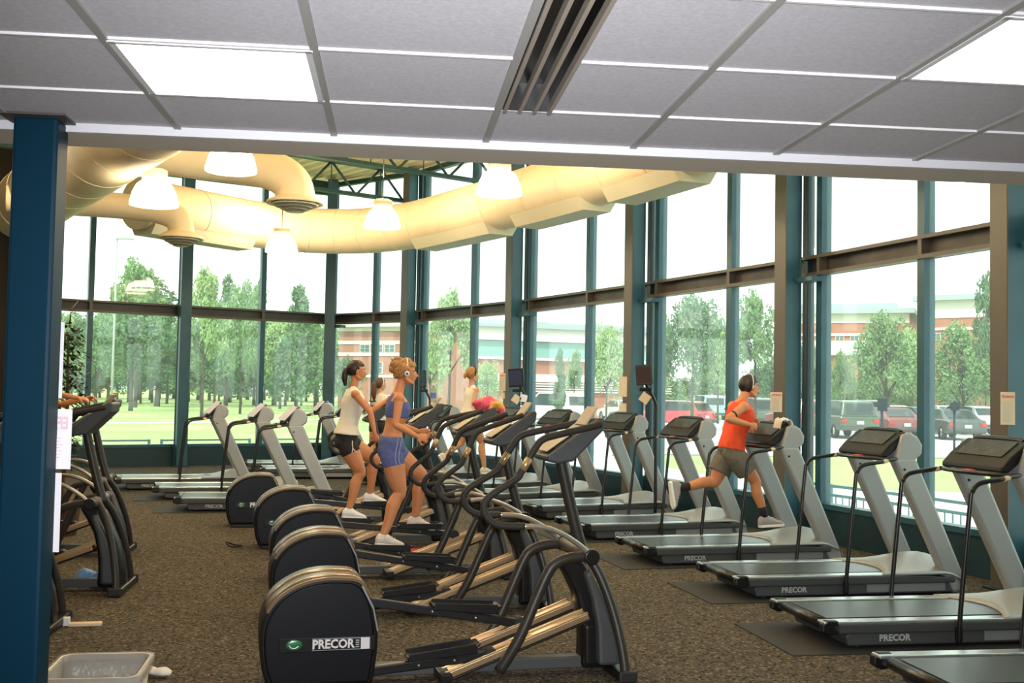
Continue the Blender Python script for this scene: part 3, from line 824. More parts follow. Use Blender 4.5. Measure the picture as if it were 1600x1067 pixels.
ell = [make_elliptical('nearest black elliptical trainer, its round cover cut by the bottom edge', (-.70, 6.53), 8, group=EG),
       make_elliptical('black elliptical trainer second from the front, unused', (-.86, 8.50), 8, group=EG, ha0=(.11, .14)),
       make_elliptical('elliptical trainer ridden by the woman in blue', (-1.03, 10.10), 8, True, EG),
       make_elliptical('elliptical trainer ridden by the woman in the white tank', (-1.42, 12.15), 8, True, EG),
       make_elliptical('farthest unused elliptical trainer beside the lawn window treadmills', (-1.98, 13.95), 8, group=EG, ha0=(.05, -.06))]
EL = 'elliptical trainers partly hidden by the blue pillar'
ell_l = [make_elliptical('elliptical trainer mostly hidden by the blue pillar, nearest the waste bin', (-4.42, 7.95), 2, group=EL),
         make_elliptical('elliptical trainer with its curved front showing right of the blue pillar', (-4.30, 9.50), 2, group=EL),
         make_elliptical('elliptical trainer behind the one whose curved front shows beside the pillar', (-4.76, 11.50), 2, group=EL)]

# ================================================================== PEOPLE
def skin(name, c): return mat(name, c, .55, var=.06, vscale=5)
SK1 = skin('skin_tan', (.60, .240, .100)); SK2 = skin('skin_light', (.64, .31, .17))
def xz(a, b): return Vector((b[0]-a[0], 0, b[2]-a[2]))
TOR_F = [(0, .085, .12), (.10, .115, .172), (.22, .108, .168), (.36, .085, .135), (.48, .085, .130), (.62, .100, .142), (.74, .112, .152), (.85, .092, .162), (.94, .062, .110), (1, .048, .055)]
TOR_M = [(0, .085, .12), (.10, .112, .165), (.22, .105, .162), (.36, .098, .150), (.48, .100, .155), (.62, .112, .172), (.74, .122, .185), (.85, .100, .190), (.94, .068, .125), (1, .056, .062)]
def torso(mb, pel, neck, tab, m, off=0, t0=0, t1=1, bend=.02, flare=0, k=1.0):
    pel, neck = Vector(pel), Vector(neck); ax = (neck-pel); d = ax.normalized(); n = Vector((d.z, 0, -d.x))
    rings = []
    ts = [t0]+[a for a, _, _ in tab if t0 < a < t1]+[t1]
    def at_(t):
        for (a, d0, w0), (b, d1, w1) in zip(tab, tab[1:]):
            if a <= t <= b:
                q = (t-a)/(b-a); return d0+(d1-d0)*q, w0+(w1-w0)*q
        return tab[-1][1:]
    for t in ts:
        dd, ww = at_(t); c = pel+ax*t + n*(bend*math.sin(t*PI*2)*-1)
        fl = 1+flare*max(0, 1-(t-t0)/.35)
        rings.append((c, n*(dd*k+off)*fl, Vector((0, ww*k+off, 0))*fl))
    mb.loft(rings, m, seg=22); return mb
def limb(mb, pts, rs, m, seg=14):
    mb.tube(pts, rs, m, seg=seg, smooth_path=4)
    mb.ball(pts[0], rs[0]*.99, m, seg=12); mb.ball(pts[-1], rs[-1]*.99, m, seg=12)
def leg_pts(h, k, a):
    h, k, a = Vector(h), Vector(k), Vector(a); d = (a-k).normalized(); back = Vector((d.z, 0, -d.x))
    if back.x > 0: back = -back
    return h, k, a, back
def remesh(o, vox, it=4):
    r_m = o.modifiers.new('remesh', 'REMESH'); r_m.mode = 'VOXEL'; r_m.voxel_size = vox; r_m.use_smooth_shade = True
    s_m = o.modifiers.new('smooth', 'SMOOTH'); s_m.factor = .5; s_m.iterations = it
def hand(mb, wr, d, n, side, m, curl=1.0):
    wr = Vector(wr); d = Vector(d).normalized(); n = Vector(n); n = (n-d*n.dot(d)).normalized(); s_ = d.cross(n).normalized()*side
    rot = Matrix((d, s_, n)).transposed()
    mb.ball(wr+d*.045, (.052, .040, .018), m, 12, rot)
    for i, ln in enumerate((.036, .040, .038, .030)):
        b = wr+d*.080+s_*(.030-.0205*i)
        p1 = b+(d*(1-.45*curl)+n*.6*curl)*ln; p2 = p1+(n*curl+d*(.9-1.0*curl))*ln*.75; p3 = p2+(n*.3*curl-d*.8*curl+d*(1-curl))*ln*.6
        mb.tube([b-d*.02, b, p1, p2, p3], [.0095, .0098, .009, .0082, .007], m, seg=8)
        mb.ball(p3, .0072, m, 8); mb.ball(p1, .009, m, 8); mb.ball(p2, .0082, m, 8)
    b = wr+d*.025+s_*.034
    p1 = b+(d*.6+s_*.7+n*.3).normalized()*.038; p2 = p1+(d*.8+n*.6*curl-s_*.1).normalized()*.030
    mb.tube([b-d*.01-s_*.01, b, p1, p2], [.012, .0125, .0105, .008], m, seg=8); mb.ball(p2, .0082, m, 8); mb.ball(p1, .0105, m, 8)
def head(mb, c, m, male=False, k=1.0):
    c = Vector(c)
    V = lambda x, y, z: c+Vector((x, y, z))*k
    mb.ball(V(-.012, 0, .022), (.094*k, .074*k, .088*k), m, 20)
    mb.ball(V(.022, 0, -.030), (.066*k, .058*k, .078*k), m, 18)
    mb.ball(V(.050, 0, -.088), (.028*k, .030*k, .022*k), m, 12)
    for s_ in (-1, 1):
        mb.tube([V(-.02, s_*.056, -.045), V(.02, s_*.046, -.082), V(.055, s_*.018, -.096)], [.018*k, .018*k, .014*k], m, seg=8)
        mb.ball(V(.052, s_*.034, -.020), (.022*k, .022*k, .022*k), m, 10)
        mb.ball(V(-.006, s_*.075, -.012), (.018*k, .008*k, .030*k), m, 10)
        mb.ball(V(.060, s_*.030, .018), (.022*k, .028*k, .010*k), m, 10)
    mb.tube([V(.078, 0, .012), V(.092, 0, -.010), V(.106, 0, -.030), V(.088, 0, -.040)], [.009*k, .010*k, .0125*k, .010*k], m, seg=8)
    for s_ in (-1, 1): mb.ball(V(.090, s_*.012, -.034), .009*k, m, 8)
    mb.ball(V(.080, 0, -.056), (.012*k, .022*k, .006*k), m, 10)
    mb.ball(V(.077, 0, -.067), (.013*k, .020*k, .007*k), m, 10)
def face(parent, c, k=1.0, lips=(.42, .13, .10)):
    c = Vector(c); V = lambda x, y, z: c+Vector((x, y, z))*k
    m = MB()
    for s_ in (-1, 1): m.ball(V(.070, s_*.031, .002), (.012*k, .013*k, .009*k), WHITEP, 10)
    o = m.build('eyes', parent)
    m = MB()
    for s_ in (-1, 1): m.ball(V(.0805, s_*.031, .002), (.003*k, .005*k, .005*k), BLK, 8)
    m.build('iris', o)
    m = MB()
    for s_ in (-1, 1): m.tube([V(.084, s_*.012, .020), V(.083, s_*.03, .026), V(.068, s_*.052, .020)], .0035*k, mat('brow', (.05, .03, .015), .8), seg=6)
    m.build('eyebrows', parent)
    m = MB(); m.ball(V(.0905, 0, -.060), (.004*k, .020*k, .009*k), mat('lips', lips, .5), 10); m.build('mouth', parent)
def hair_cap(parent, c, m, k=1.0, curly=0, brow=.055, nape=-.075, name='hair', extra=None, thick=1.0):
    c = Vector(c); mb = MB(); bm = mb.bm
    bmesh.ops.create_uvsphere(bm, u_segments=40, v_segments=26, radius=1)
    for v in bm.verts:
        p = v.co.copy(); r = Vector((p.x*.106, p.y*.086, p.z*.102))*thick
        q = r+Vector((-.014, 0, .022))
        if curly: q += p*curly*(noise.noise(p*4.5)+.5*noise.noise(p*11))
        inside = False
        if q.x > .028 and q.z < brow: inside = True
        if q.z < brow - .035 and q.x > -.012: inside = True
        if q.z < nape: inside = True
        if inside: q = Vector((p.x*.072-.012, p.y*.055, p.z*.066+.012))
        v.co = c+q*k
    for f in bm.faces: f.smooth = True
    mb.mi(m)
    if extra: extra(mb, c)
    return mb.build(name, parent)
def shoe(parent, an, ang, m, sole, k=1.0, yaw=0):
    """ankle point, pitch of the foot (positive = toe down)"""
    an = Vector(an); g = thing('shoe', None, None); g.parent = None; bpy.data.objects.remove(g)
    mt = Matrix.Translation(an) @ Matrix.Rotation(ang, 4, 'Y') @ Matrix.Diagonal((k, k, k, 1))
    mb = MB()
    R_ = [(-.075, .022, -.045, .030), (-.06, .034, -.035, .045), (-.02, .038, -.022, .060), (.03, .040, -.030, .052), (.08, .044, -.045, .036), (.13, .045, -.054, .027), (.17, .036, -.060, .020), (.192, .018, -.066, .012)]
    mb.loft([(mt @ Vector((x, 0, z)), mt.to_3x3() @ Vector((0, w_, 0)), mt.to_3x3() @ Vector((0, 0, h))) for x, w_, z, h in R_], m, 16)
    mb.loft([(mt @ Vector((-.002, 0, -.04)), mt.to_3x3() @ Vector((.045, 0, 0)), mt.to_3x3() @ Vector((0, .038, 0))), (mt @ Vector((-.004, 0, .012)), mt.to_3x3() @ Vector((.042, 0, 0)), mt.to_3x3() @ Vector((0, .036, 0)))], m, 14)
    o = mb.build('shoe', parent); remesh(o, .005, 3)
    mb = MB(); pts = []
    n = 20
    prof = [(-.08, .0), (-.06, .034), (0, .036), (.06, .038), (.12, .047), (.17, .040), (.20, .012)]
    out = [(x, y) for x, y in prof]+[(x, -y) for x, y in prof[::-1] if y]
    bm = mb.bm; A = [bm.verts.new(mt @ Vector((x, y, -.092))) for x, y in out]; B = [bm.verts.new(mt @ Vector((x, y, -.066))) for x, y in out]
    bm.faces.new(A[::-1]); bm.faces.new(B)
    for i in range(len(out)): bm.faces.new((A[i], A[(i+1) % len(out)], B[(i+1) % len(out)], B[i]))
    mb.mi(sole); so_ = mb.build('sole', o, bevel=.006)
    mb = MB()
    for q in range(4): mb.tube([mt @ Vector((.03+q*.022, -.022, .012-q*.007)), mt @ Vector((.03+q*.022, .022, .012-q*.007))], .003, WHITEP, seg=5)
    mb.build('laces', o)
def person(label, mac, S, skinm, male=False, vox=.005, name='person'):
    p, a = mac
    t = thing(name, label, 'person', (*p, 0), R(a))
    tab = TOR_M if male else TOR_F
    k = S.get('k', 1.0)
    mb = MB(); pel, nk = S['pelvis'], S['neck']
    torso(mb, pel, nk, tab, skinm, k=k)
    P, N = Vector(pel), Vector(nk); ax = N-P; d = ax.normalized(); fwd = Vector((d.z, 0, -d.x))
    if not male:
        for s_ in (-1, 1): mb.ball(P+ax*.70+fwd*.065+Vector((0, s_*.066, 0)), (.052, .055, .052), skinm, 12)
    for s_ in (-1, 1):
        mb.ball(P+ax*.06-fwd*.045+Vector((0, s_*.075, 0)), (.082, .080, .085), skinm, 12)
        mb.tube([P+ax*.93+Vector((0, s_*.03, 0)), P+ax*.86+Vector((0, s_*.13, 0))], [.045, .048], skinm, seg=10)
    hc = Vector(S['head'])
    mb.tube([N-d*.05, N+(hc-N)*.4, hc+Vector((-.02, 0, -.03))], [.056 if male else .05, .052 if male else .044, .052 if male else .044], skinm, seg=14)
    head(mb, hc, skinm, male, S.get('hk', 1.0))
    R_arm = (.048, .046, .040, .036, .041, .034, .024) if male else (.041, .039, .033, .030, .034, .028, .021)
    for sd, key in ((-1, 'armR'), (1, 'armL')):
        sh, el, wr = [Vector(q) for q in S[key]]
        pts = [sh, sh.lerp(el, .35), sh.lerp(el, .75), el, el.lerp(wr, .28), el.lerp(wr, .65), wr]
        limb(mb, pts, R_arm, skinm); mb.ball(sh, R_arm[0]*1.22, skinm, 12)
        hd = S.get('handdir'+key[-1], None); dv = Vector(hd) if hd else (wr-el)
        hand(mb, wr, dv, S.get('palm'+key[-1], (0, -sd, -.3)), S.get('thumb'+key[-1], 1), skinm, S.get('curl', 1.0))
    RL = (.090, .092, .076, .058, .056, .060, .044, .034) if male else (.098, .101, .083, .058, .056, .063, .045, .033)
    for sd, key in ((-1, 'legR'), (1, 'legL')):
        h, kn, an_, back = leg_pts(*S[key])
        pts = [h, h.lerp(kn, .3), h.lerp(kn, .7), kn, kn.lerp(an_, .12)+back*.008, kn.lerp(an_, .32)+back*.016, kn.lerp(an_, .7), an_]
        limb(mb, pts, RL, skinm)
    body = mb.build('body', t); remesh(body, vox)
    face(t, hc, S.get('hk', 1.0))
    return t, P, N, ax, d, fwd
def top_mesh(t, S, m, male, off=.012, t0=.22, t1=.93, name='top', sleeves=0, flare=0, straps=True, vox=.007):
    mb = MB(); tab = TOR_M if male else TOR_F; k = S.get('k', 1.0)
    torso(mb, S['pelvis'], S['neck'], tab, m, off=off, t0=t0, t1=t1, flare=flare, k=k)
    P, N = Vector(S['pelvis']), Vector(S['neck']); ax = N-P; d = ax.normalized(); fwd = Vector((d.z, 0, -d.x))
    if not male:
        for s_ in (-1, 1): mb.ball(P+ax*.70+fwd*.065+Vector((0, s_*.066, 0)), (.060, .063, .060), m, 12)
    if straps:
        for s_ in (-1, 1):
            mb.tube([P+ax*.95+Vector((0, s_*.035, 0)), P+ax*.865+Vector((0, s_*.125, 0))], [.055, .058], m, seg=10)
    if sleeves:
        for key in ('armR', 'armL'):
            sh, el, wr = [Vector(q) for q in S[key]]
            limb(mb, [sh, sh.lerp(el, sleeves*.5), sh.lerp(el, sleeves)], [.062, .060, .056], m)
    o = mb.build(name, t); remesh(o, vox); return o
def shorts_mesh(t, S, m, male, frac=(.45, .45), off=.012, t1=.26, name='shorts', vox=.007, wide=1.0):
    mb = MB(); tab = TOR_M if male else TOR_F
    torso(mb, S['pelvis'], S['neck'], tab, m, off=off, t0=0, t1=t1, k=S.get('k', 1.0))
    P, N = Vector(S['pelvis']), Vector(S['neck']); ax = N-P; d = ax.normalized(); fwd = Vector((d.z, 0, -d.x))
    for s_ in (-1, 1): mb.ball(P+ax*.06-fwd*.045+Vector((0, s_*.075, 0)), (.092, .090, .095), m, 12)
    for key, fr in zip(('legR', 'legL'), frac):
        h, kn, an_, back = leg_pts(*S[key])
        e = h.lerp(kn, fr); r0 = .097+off; r1 = (.102-.03*fr+off)*wide
        mb.tube([h, h.lerp(kn, fr*.5), e], [r0, (r0+r1)/2+.003, r1], m, seg=16); mb.ball(h, r0*.98, m, 14)
    o = mb.build(name, t); remesh(o, vox); return o

# --- woman in blue on the third elliptical
BLUE = mat('sport_blue', (.095, .12, .30), .75, var=.12, vscale=30)
BLUET = mat('pale_blue_trim', (.35, .40, .62), .8)
BLOND = mat('hair_blond', (.42, .20, .065), .6, var=.35, vscale=60)
DKH = mat('hair_dark', (.022, .012, .008), .45, var=.3, vscale=60)
BRH = mat('hair_brown', (.10, .045, .02), .5, var=.3, vscale=60)
WHT = mat('cloth_white', (.78, .72, .62), .9)
SHOEW = mat('shoe_white', (.72, .64, .54), .6, var=.15, vscale=40); SHOEG = mat('shoe_grey', (.36, .33, .30), .6); SOLEW = mat('sole_white', (.85, .85, .82), .4)
E3 = ell[2]
S = dict(pelvis=(1.055, 0, 1.11), neck=(1.085, 0, 1.69), head=(1.165, 0, 1.875), hk=1.02,
         armR=[(1.08, -.185, 1.635), (1.045, -.235, 1.40), (1.235, -.27, 1.295)], armL=[(1.09, .185, 1.635), (1.12, .235, 1.39), (1.34, .265, 1.32)],
         palmR=(.2, .9, -.3), palmL=(.2, -.9, -.3), thumbR=-1, thumbL=1, handdirR=(.9, -.05, -.15), handdirL=(.9, 0, -.1),
         legR=[(1.035, -.085, 1.12), (1.115, -.115, .775), (.965, -.155, .395)], legL=[(1.085, .085, 1.13), (1.365, .115, .895), (1.30, .155, .515)])
t, P, N, ax, d, fwd = person('woman with blond updo in blue sports bra and blue shorts on an elliptical', E3, S, SK1, vox=.0045)
top_mesh(t, S, BLUE, False, .010, .60, .86, 'sports_bra', straps=False)
m = MB()
for s_ in (-1, 1): m.tube([P+ax*.84-fwd*.075+Vector((0, s_*.05, 0)), P+ax*.97-fwd*.02+Vector((0, s_*.052, 0)), P+ax*.84+fwd*.095+Vector((0, s_*.06, 0))], .012, BLUE, seg=8, smooth_path=4)
m.build('bra_strap', t)
sho = shorts_mesh(t, S, BLUE, False, (.30, .25), .010, .30)
m = MB(); h, kn = Vector(S['legR'][0]), Vector(S['legR'][1])
for q in (-.012, .02): m.tube([P+ax*.28+Vector((.03+q, -.176, 0)), h+Vector((.03+q, -.108, -.02)), h.lerp(kn, .28)+Vector((.03+q, -.10, 0))], .004, BLUET, seg=6, smooth_path=3)
m.build('side_stripe', sho)
def bun(mb, c):
    mb.ball(c+Vector((-.095, 0, .075)), (.058, .058, .050), BLOND, 16); mb.ball(c+Vector((-.12, .02, .035)), (.04, .05, .045), BLOND, 12)
    for i in range(26):
        a = random.uniform(0, 2*PI); b = random.uniform(-1, 1.3)
        p = c+Vector((-.095+.05*math.cos(a)*math.cos(b), .055*math.sin(a)*math.cos(b), .07+.055*math.sin(b)))
        q = p+(p-(c+Vector((-.09, 0, .06)))).normalized()*random.uniform(.01, .035)+Vector((random.uniform(-.01, .01), 0, random.uniform(-.02, .005)))
        mb.tube([p, (p+q)/2+Vector((0, 0, .006)), q], [.008, .007, .003], BLOND, seg=5)
hair_cap(t, S['head'], BLOND, 1.03, .016, brow=.05, nape=-.06, extra=bun, thick=1.06)
for key, an_ in (('legR', .10), ('legL', .12)): shoe(t, Vector(S[key][2])+Vector((.01, 0, -.005)), an_, SHOEW, SOLEW)
def place_on(mac, o): o.location = loc(mac, *o['_l']); o.rotation_euler.z = R(mac[1]); del o['_l']
def headphones(mac, c, label, m_, k=1.0, cup=1.0):
    t = thing('headphones', label, 'headphones', loc(mac, *c), R(mac[1]))
    mb = MB(); mb.tube([(-.01, -.092*k, .0), (-.005, -.090*k, .06), (0, -.055*k, .115), (0, 0, .135), (0, .055*k, .115), (-.005, .090*k, .06), (-.01, .092*k, 0)], .006, m_, seg=8, smooth_path=4); mb.build('headband', t)
    for s_ in (-1, 1):
        mb = MB(); mb.ball((-.006, s_*.097*k, -.012), (.028*cup, .014, .032*cup), m_, 14); e = mb.build('ear_cup', t)
        mb = MB(); mb.ball((-.006, s_*.108*k, -.012), (.013*cup, .006, .015*cup), mat('cup_dark', (.08, .08, .08), .4), 10); mb.build('cup_button', e)
headphones(E3, S['head'], 'white headphones worn by the woman in blue', WHITEP, .96, .85)

# --- woman in white tank and black shorts on the fourth elliptical
E4 = ell[3]
BLKC = mat('cloth_black', (.016, .013, .014), .8)
S = dict(pelvis=(.945, 0, 1.08), neck=(1.0, 0, 1.735), head=(1.035, 0, 1.915), hk=1.0,
         armR=[(1.005, -.18, 1.655), (1.165, -.24, 1.455), (1.215, -.275, 1.235)], armL=[(1.05, .18, 1.66), (1.235, .235, 1.47), (1.42, .25, 1.60)],
         palmR=(.5, .7, 0), palmL=(0, -.9, -.4), thumbR=-1, thumbL=1, handdirR=(.25, 0, -.9), handdirL=(.9, -.1, .3),
         legR=[(.945, -.085, 1.09), (1.09, -.115, .80), (.965, -.155, .405)], legL=[(.985, .085, 1.10), (1.275, .115, .93), (1.225, .155, .54)])
t, P, N, ax, d, fwd = person('woman with dark ponytail in white sleeveless top and black shorts on an elliptical', E4, S, SK1, vox=.005)
top_mesh(t, S, WHT, False, .022, .20, .95, 'tank_top', flare=.12)
sho = shorts_mesh(t, S, BLKC, False, (.28, .25), .012, .24)
m = MB(); h, kn = Vector(S['legR'][0]), Vector(S['legR'][1])
m.tube([h+Vector((.04, -.10, .06)), h+Vector((.045, -.108, -.02)), h.lerp(kn, .25)+Vector((.06, -.09, 0))], .006, WHT, seg=6, smooth_path=3)
m.tube([h+Vector((.045, -.108, -.02)), h.lerp(kn, .25)+Vector((-.0, -.104, 0))], .006, WHT, seg=6)
m.build('side_stripe', sho)
def pony(m_, L=.17, w_=.03, x=-.11):
    def f(mb, c): mb.tube([c+Vector((x+.02, 0, .02)), c+Vector((x-.02, 0, -.0)), c+Vector((x-.035, 0, -L*.5)), c+Vector((x-.02, 0, -L))], [w_*.6, w_, w_, w_*.35], m_, seg=12, smooth_path=4)
    return f
hair_cap(t, S['head'], DKH, 1.0, brow=.052, nape=-.055, extra=pony(DKH, .17, .034, -.10))
for key, an_ in (('legR', .10), ('legL', .08)): shoe(t, Vector(S[key][2])+Vector((.01, 0, -.005)), an_, SOLEW, SOLEW)

# --- man in orange running on the fourth treadmill
ORG = mat('cloth_orange', (.80, .075, .018), .8, var=.08, vscale=20)
GRYS = mat('cloth_grey', (.135, .125, .095), .85, var=.12, vscale=20)
T4 = tread[3]
S = dict(pelvis=(1.115, 0, 1.06), neck=(1.225, 0, 1.665), head=(1.325, 0, 1.815), hk=1.04,
         armR=[(1.15, -.205, 1.60), (.945, -.26, 1.475), (1.195, -.25, 1.415)], armL=[(1.23, .205, 1.60), (1.17, .25, 1.34), (1.42, .20, 1.42)],
         palmR=(0, .9, -.2), palmL=(0, -.9, -.2), thumbR=-1, thumbL=1,
         legR=[(1.12, -.085, 1.08), (1.345, -.10, .825), (1.455, -.10, .445)], legL=[(1.10, .085, 1.07), (.975, .10, .795), (.565, .10, .735)])
t, P, N, ax, d, fwd = person('man with short dark hair running in orange sleeveless shirt and grey shorts', T4, S, SK1, True, vox=.0045)
top_mesh(t, S, ORG, True, .018, .14, .955, 'sleeveless_shirt', flare=.05)
shorts_mesh(t, S, GRYS, True, (.62, .62), .018, .20, wide=1.22)
hair_cap(t, S['head'], DKH, 1.04, .006, brow=.045, nape=-.065)
shoe(t, Vector(S['legR'][2])+Vector((.01, 0, -.01)), -.05, SHOEG, SOLEW, 1.08)
shoe(t, Vector(S['legL'][2])+Vector((-.005, 0, .005)), 1.42, SHOEG, SOLEW, 1.08)
for key in ('legR', 'legL'):
    kn, an_ = Vector(S[key][1]), Vector(S[key][2])
    m = MB(); m.tube([kn.lerp(an_, .72), kn.lerp(an_, .86), an_], [.046, .041, .040], BLKC, seg=12); m.build('sock', t)
m = MB(); sh, el = Vector(S['armR'][0]), Vector(S['armR'][1]); m.tube([sh.lerp(el, .60), sh.lerp(el, .68)], .043, BLKC, seg=14); m.build('arm_band', t)
headphones(T4, S['head'], 'light headphones worn by the man in orange', mat('phones_pale', (.6, .55, .45), .4), .98, .5)

# --- far runner in white
PATT = mat('cloth_patterned', (.03, .03, .03), .85, col2=(.55, .10, .12), vscale=14, stops=(.52, .56))
T8 = tread[7]
S = dict(pelvis=(.76, 0, 1.20), neck=(.79, 0, 1.80), head=(.80, 0, 1.99), hk=1.06,
         armR=[(.79, -.18, 1.725), (.70, -.23, 1.50), (.88, -.24, 1.42)], armL=[(.80, .18, 1.73), (.86, .23, 1.50), (1.04, .2, 1.55)],
         palmR=(0, .9, 0), palmL=(0, -.9, 0), thumbR=-1, thumbL=1,
         legR=[(.77, -.085, 1.20), (.95, -.10, .86), (1.0, -.11, .42)], legL=[(.74, .085, 1.20), (.66, .10, .84), (.36, .11, .62)])
t, P, N, ax, d, fwd = person('far woman with blond ponytail running in white sleeveless top and patterned shorts', T8, S, SK2, vox=.007)
top_mesh(t, S, WHT, False, .016, .22, .94, 'tank_top', flare=.06)
shorts_mesh(t, S, PATT, False, (.45, .45), .016, .24, wide=1.12)
hair_cap(t, S['head'], BLOND, 1.06, .006, extra=pony(BLOND, .07, .026, -.11))
m = MB(); c = Vector(S['head']); m.tube([c+Vector((.03*0+.0, -.09, -.02)), c+Vector((.02, -.085, .06)), c+Vector((.03, 0, .135)), c+Vector((.02, .085, .06)), c+Vector((0, .09, -.02))], .012, BLKC, seg=8, smooth_path=5); m.build('head_band', t)
shoe(t, S['legR'][2], .0, SHOEW, SOLEW); shoe(t, S['legL'][2], 1.0, SHOEW, SOLEW)

# --- far girl with long ponytail
T10 = tread[8]
S = dict(pelvis=(.24, 0, 1.08), neck=(.26, 0, 1.64), head=(.275, 0, 1.80), hk=1.0,
         armR=[(.25, -.18, 1.57), (.20, -.22, 1.34), (.42, -.22, 1.28)], armL=[(.26, .18, 1.57), (.26, .22, 1.34), (.48, .2, 1.32)],
         palmR=(0, .9, 0), palmL=(0, -.9, 0), thumbR=-1, thumbL=1,
         legR=[(.24, -.085, 1.08), (.40, -.10, .74), (.36, -.11, .32)], legL=[(.23, .085, 1.08), (.22, .10, .70), (.02, .11, .40)])
t, P, N, ax, d, fwd = person('far girl with long brown ponytail and white headband in a white tee', T10, S, SK2, vox=.007)
top_mesh(t, S, WHT, False, .018, .14, .95, 'tee_shirt', sleeves=.55)
shorts_mesh(t, S, BLKC, False, (.35, .35), .014, .22)
hair_cap(t, S['head'], BRH, 1.0, .006, extra=pony(BRH, .30, .05, -.10))
m = MB(); c = Vector(S['head']); m.tube([c+Vector((0, -.088, -.01)), c+Vector((.015, -.082, .06)), c+Vector((.02, 0, .128)), c+Vector((.015, .082, .06)), c+Vector((0, .088, -.01))], .008, WHITEP, seg=8, smooth_path=5); m.build('head_band', t)
m = MB(); P_ = Vector(S['pelvis']); N_ = Vector(S['neck']); m.tube([(.12, -.10, 1.50), (.10, 0, 1.49), (.12, .10, 1.50)], .012, BLKC, seg=8); m.build('strap', t)
shoe(t, S['legR'][2], .0, SHOEW, SOLEW); shoe(t, S['legL'][2], .8, SHOEW, SOLEW)

# --- person behind the pillar, only the forearm shows
L1 = ell_l[2]
S = dict(pelvis=(.98, 0, 1.10), neck=(1.12, 0, 1.72), head=(1.20, 0, 1.90), hk=1.0,
         armR=[(1.14, -.19, 1.64), (1.38, -.24, 1.62), (1.64, -.20, 1.575)], armL=[(1.14, .19, 1.64), (1.38, .23, 1.50), (1.62, .20, 1.56)],
         palmR=(0, .3, -1), palmL=(0, -.3, -1), thumbR=-1, thumbL=1, curl=.7,
         legR=[(1.0, -.085, 1.10), (1.15, -.115, .76), (1.0, -.155, .34)], legL=[(1.0, .085, 1.10), (1.25, .115, .90), (1.18, .155, .49)])
t, P, N, ax, d, fwd = person('person behind the blue pillar, one bare forearm resting on a console', L1, S, SK1, vox=.006)
top_mesh(t, S, BLKC, False, .016, .22, .94, 'tank_top')
shorts_mesh(t, S, BLKC, False, (.45, .45), .014, .24)
hair_cap(t, S['head'], BRH, 1.0, .006, extra=pony(BRH, .15, .03, -.10))
shoe(t, S['legR'][2], .1, SHOEW, SOLEW); shoe(t, S['legL'][2], .1, SHOEW, SOLEW)

# ================================================================== SMALL THINGS INSIDE
def screen_stand(px, D, zc, w_, h, label, papers, yaw=-.25, tilt=.05, col=SCREEN):
    c = at(px, D, zc)
    t = thing('screen_stand', label, 'screen stand', (c.x, c.y, 0), 0)
    m = MB(); m.box((0, 0, .012), (.34, .34, .024), BLKM); m.build('base', t, bevel=.008)
    m = MB(); m.tube([(0, 0, .02), (0, 0, 1.0), (0, 0, zc-.5), (-.01, 0, zc-.38), (-.09, 0, zc-.22), (-.15, 0, zc-.12)], .022, BLKM, seg=10, smooth_path=4); m.build('pole', t)
    x0 = -.06-w_*.55
    m = MB(); m.box((x0, -.03, zc), (w_, .06, h), BLK, rz=yaw, ry=-.08); s2 = m.build('monitor', t, bevel=.008)
    m = MB(); m.box((x0-.012, -.065, zc), (w_*.84, .006, h*.80), col, rz=yaw, ry=-.08); m.build('display', s2)
    m = MB(); m.box((x0+.02, -.0, zc-h*.5-.06), (.17, .10, .05), BLK); m.build('tray', t, bevel=.01)
    return t, c, x0
SCRB = mat('screen_blue', (.010, .016, .07), .6)
t, c, x0 = screen_stand(1026, 14.55, 1.97, .22, .27, 'black screen on a curved pole stand, its display dark brown', 0, col=mat('screen_brown', (.045, .03, .026), .7, spec=.2))
def card(c, label, sz, m_=PAPERW, rot=.6, name='flyer'):
    m = MB(); m.box((0, 0, 0), (sz, .003, sz), m_, ry=rot); tag(m.build(name, loc=c), label, 'flyer')
card((c.x+x0-.0, c.y-.09, 1.66), 'pale tilted flyer hanging under the dark brown screen', .13, PAPERO)
t, c, x0 = screen_stand(824, 19.55, 1.96, .27, .33, 'black screen on a curved pole stand, its display blue', 0, col=SCRB)
card((c.x+x0-.0, c.y-.09, 1.58), 'pale tilted flyer hanging under the blue screen', .14, PAPERO)
card((c.x+x0+.13, c.y-.09, 1.60), 'crumpled white flyer beside the tilted one under the blue screen', .13, PAPERW, .2)
t, c, x0 = screen_stand(672, 21.9, 1.93, .16, .34, 'black screen on a pole stand behind the woman in blue', 0, yaw=-1.0)

def cloth(name, label, cat_, c, sx, sy, drop, m_, rz=0, seed=1, fold=.02):
    mb = MB(); bm = mb.bm; n = 22; G = []
    for i in range(n+1):
        row = []
        for j in range(n+1):
            u, v = i/n*2-1, j/n*2-1
            x, y = u*sx, v*sy
            e = max(0, abs(u)-.45)
            z = -drop*e**1.3*1.8+fold*noise.noise(Vector((u*2.2+seed, v*2.2, seed)))*1.6+fold*.5*noise.noise(Vector((u*6+seed, v*6, seed)))
            x = math.copysign(min(abs(x), sx*.55+abs(x)*.2), x)
            row.append(bm.verts.new((x, y*(1+.12*noise.noise(Vector((u*3, seed, 0)))), z)))
        G.append(row)
    for i in range(n):
        for j in range(n): bm.faces.new((G[i][j], G[i+1][j], G[i+1][j+1], G[i][j+1])).smooth = True
    mb.mi(m_); o = mb.build(name, loc=c, rz=rz); so = o.modifiers.new('s', 'SOLIDIFY'); so.thickness = .008
    return tag(o, label, cat_)
PINK = mat('towel_pink', (.72, .09, .17), .95, col2=(.85, .42, .10), vscale=7, stops=(.50, .60))
m = MB(); vs = bmesh.ops.create_uvsphere(m.bm, u_segments=48, v_segments=32, radius=1)['verts']
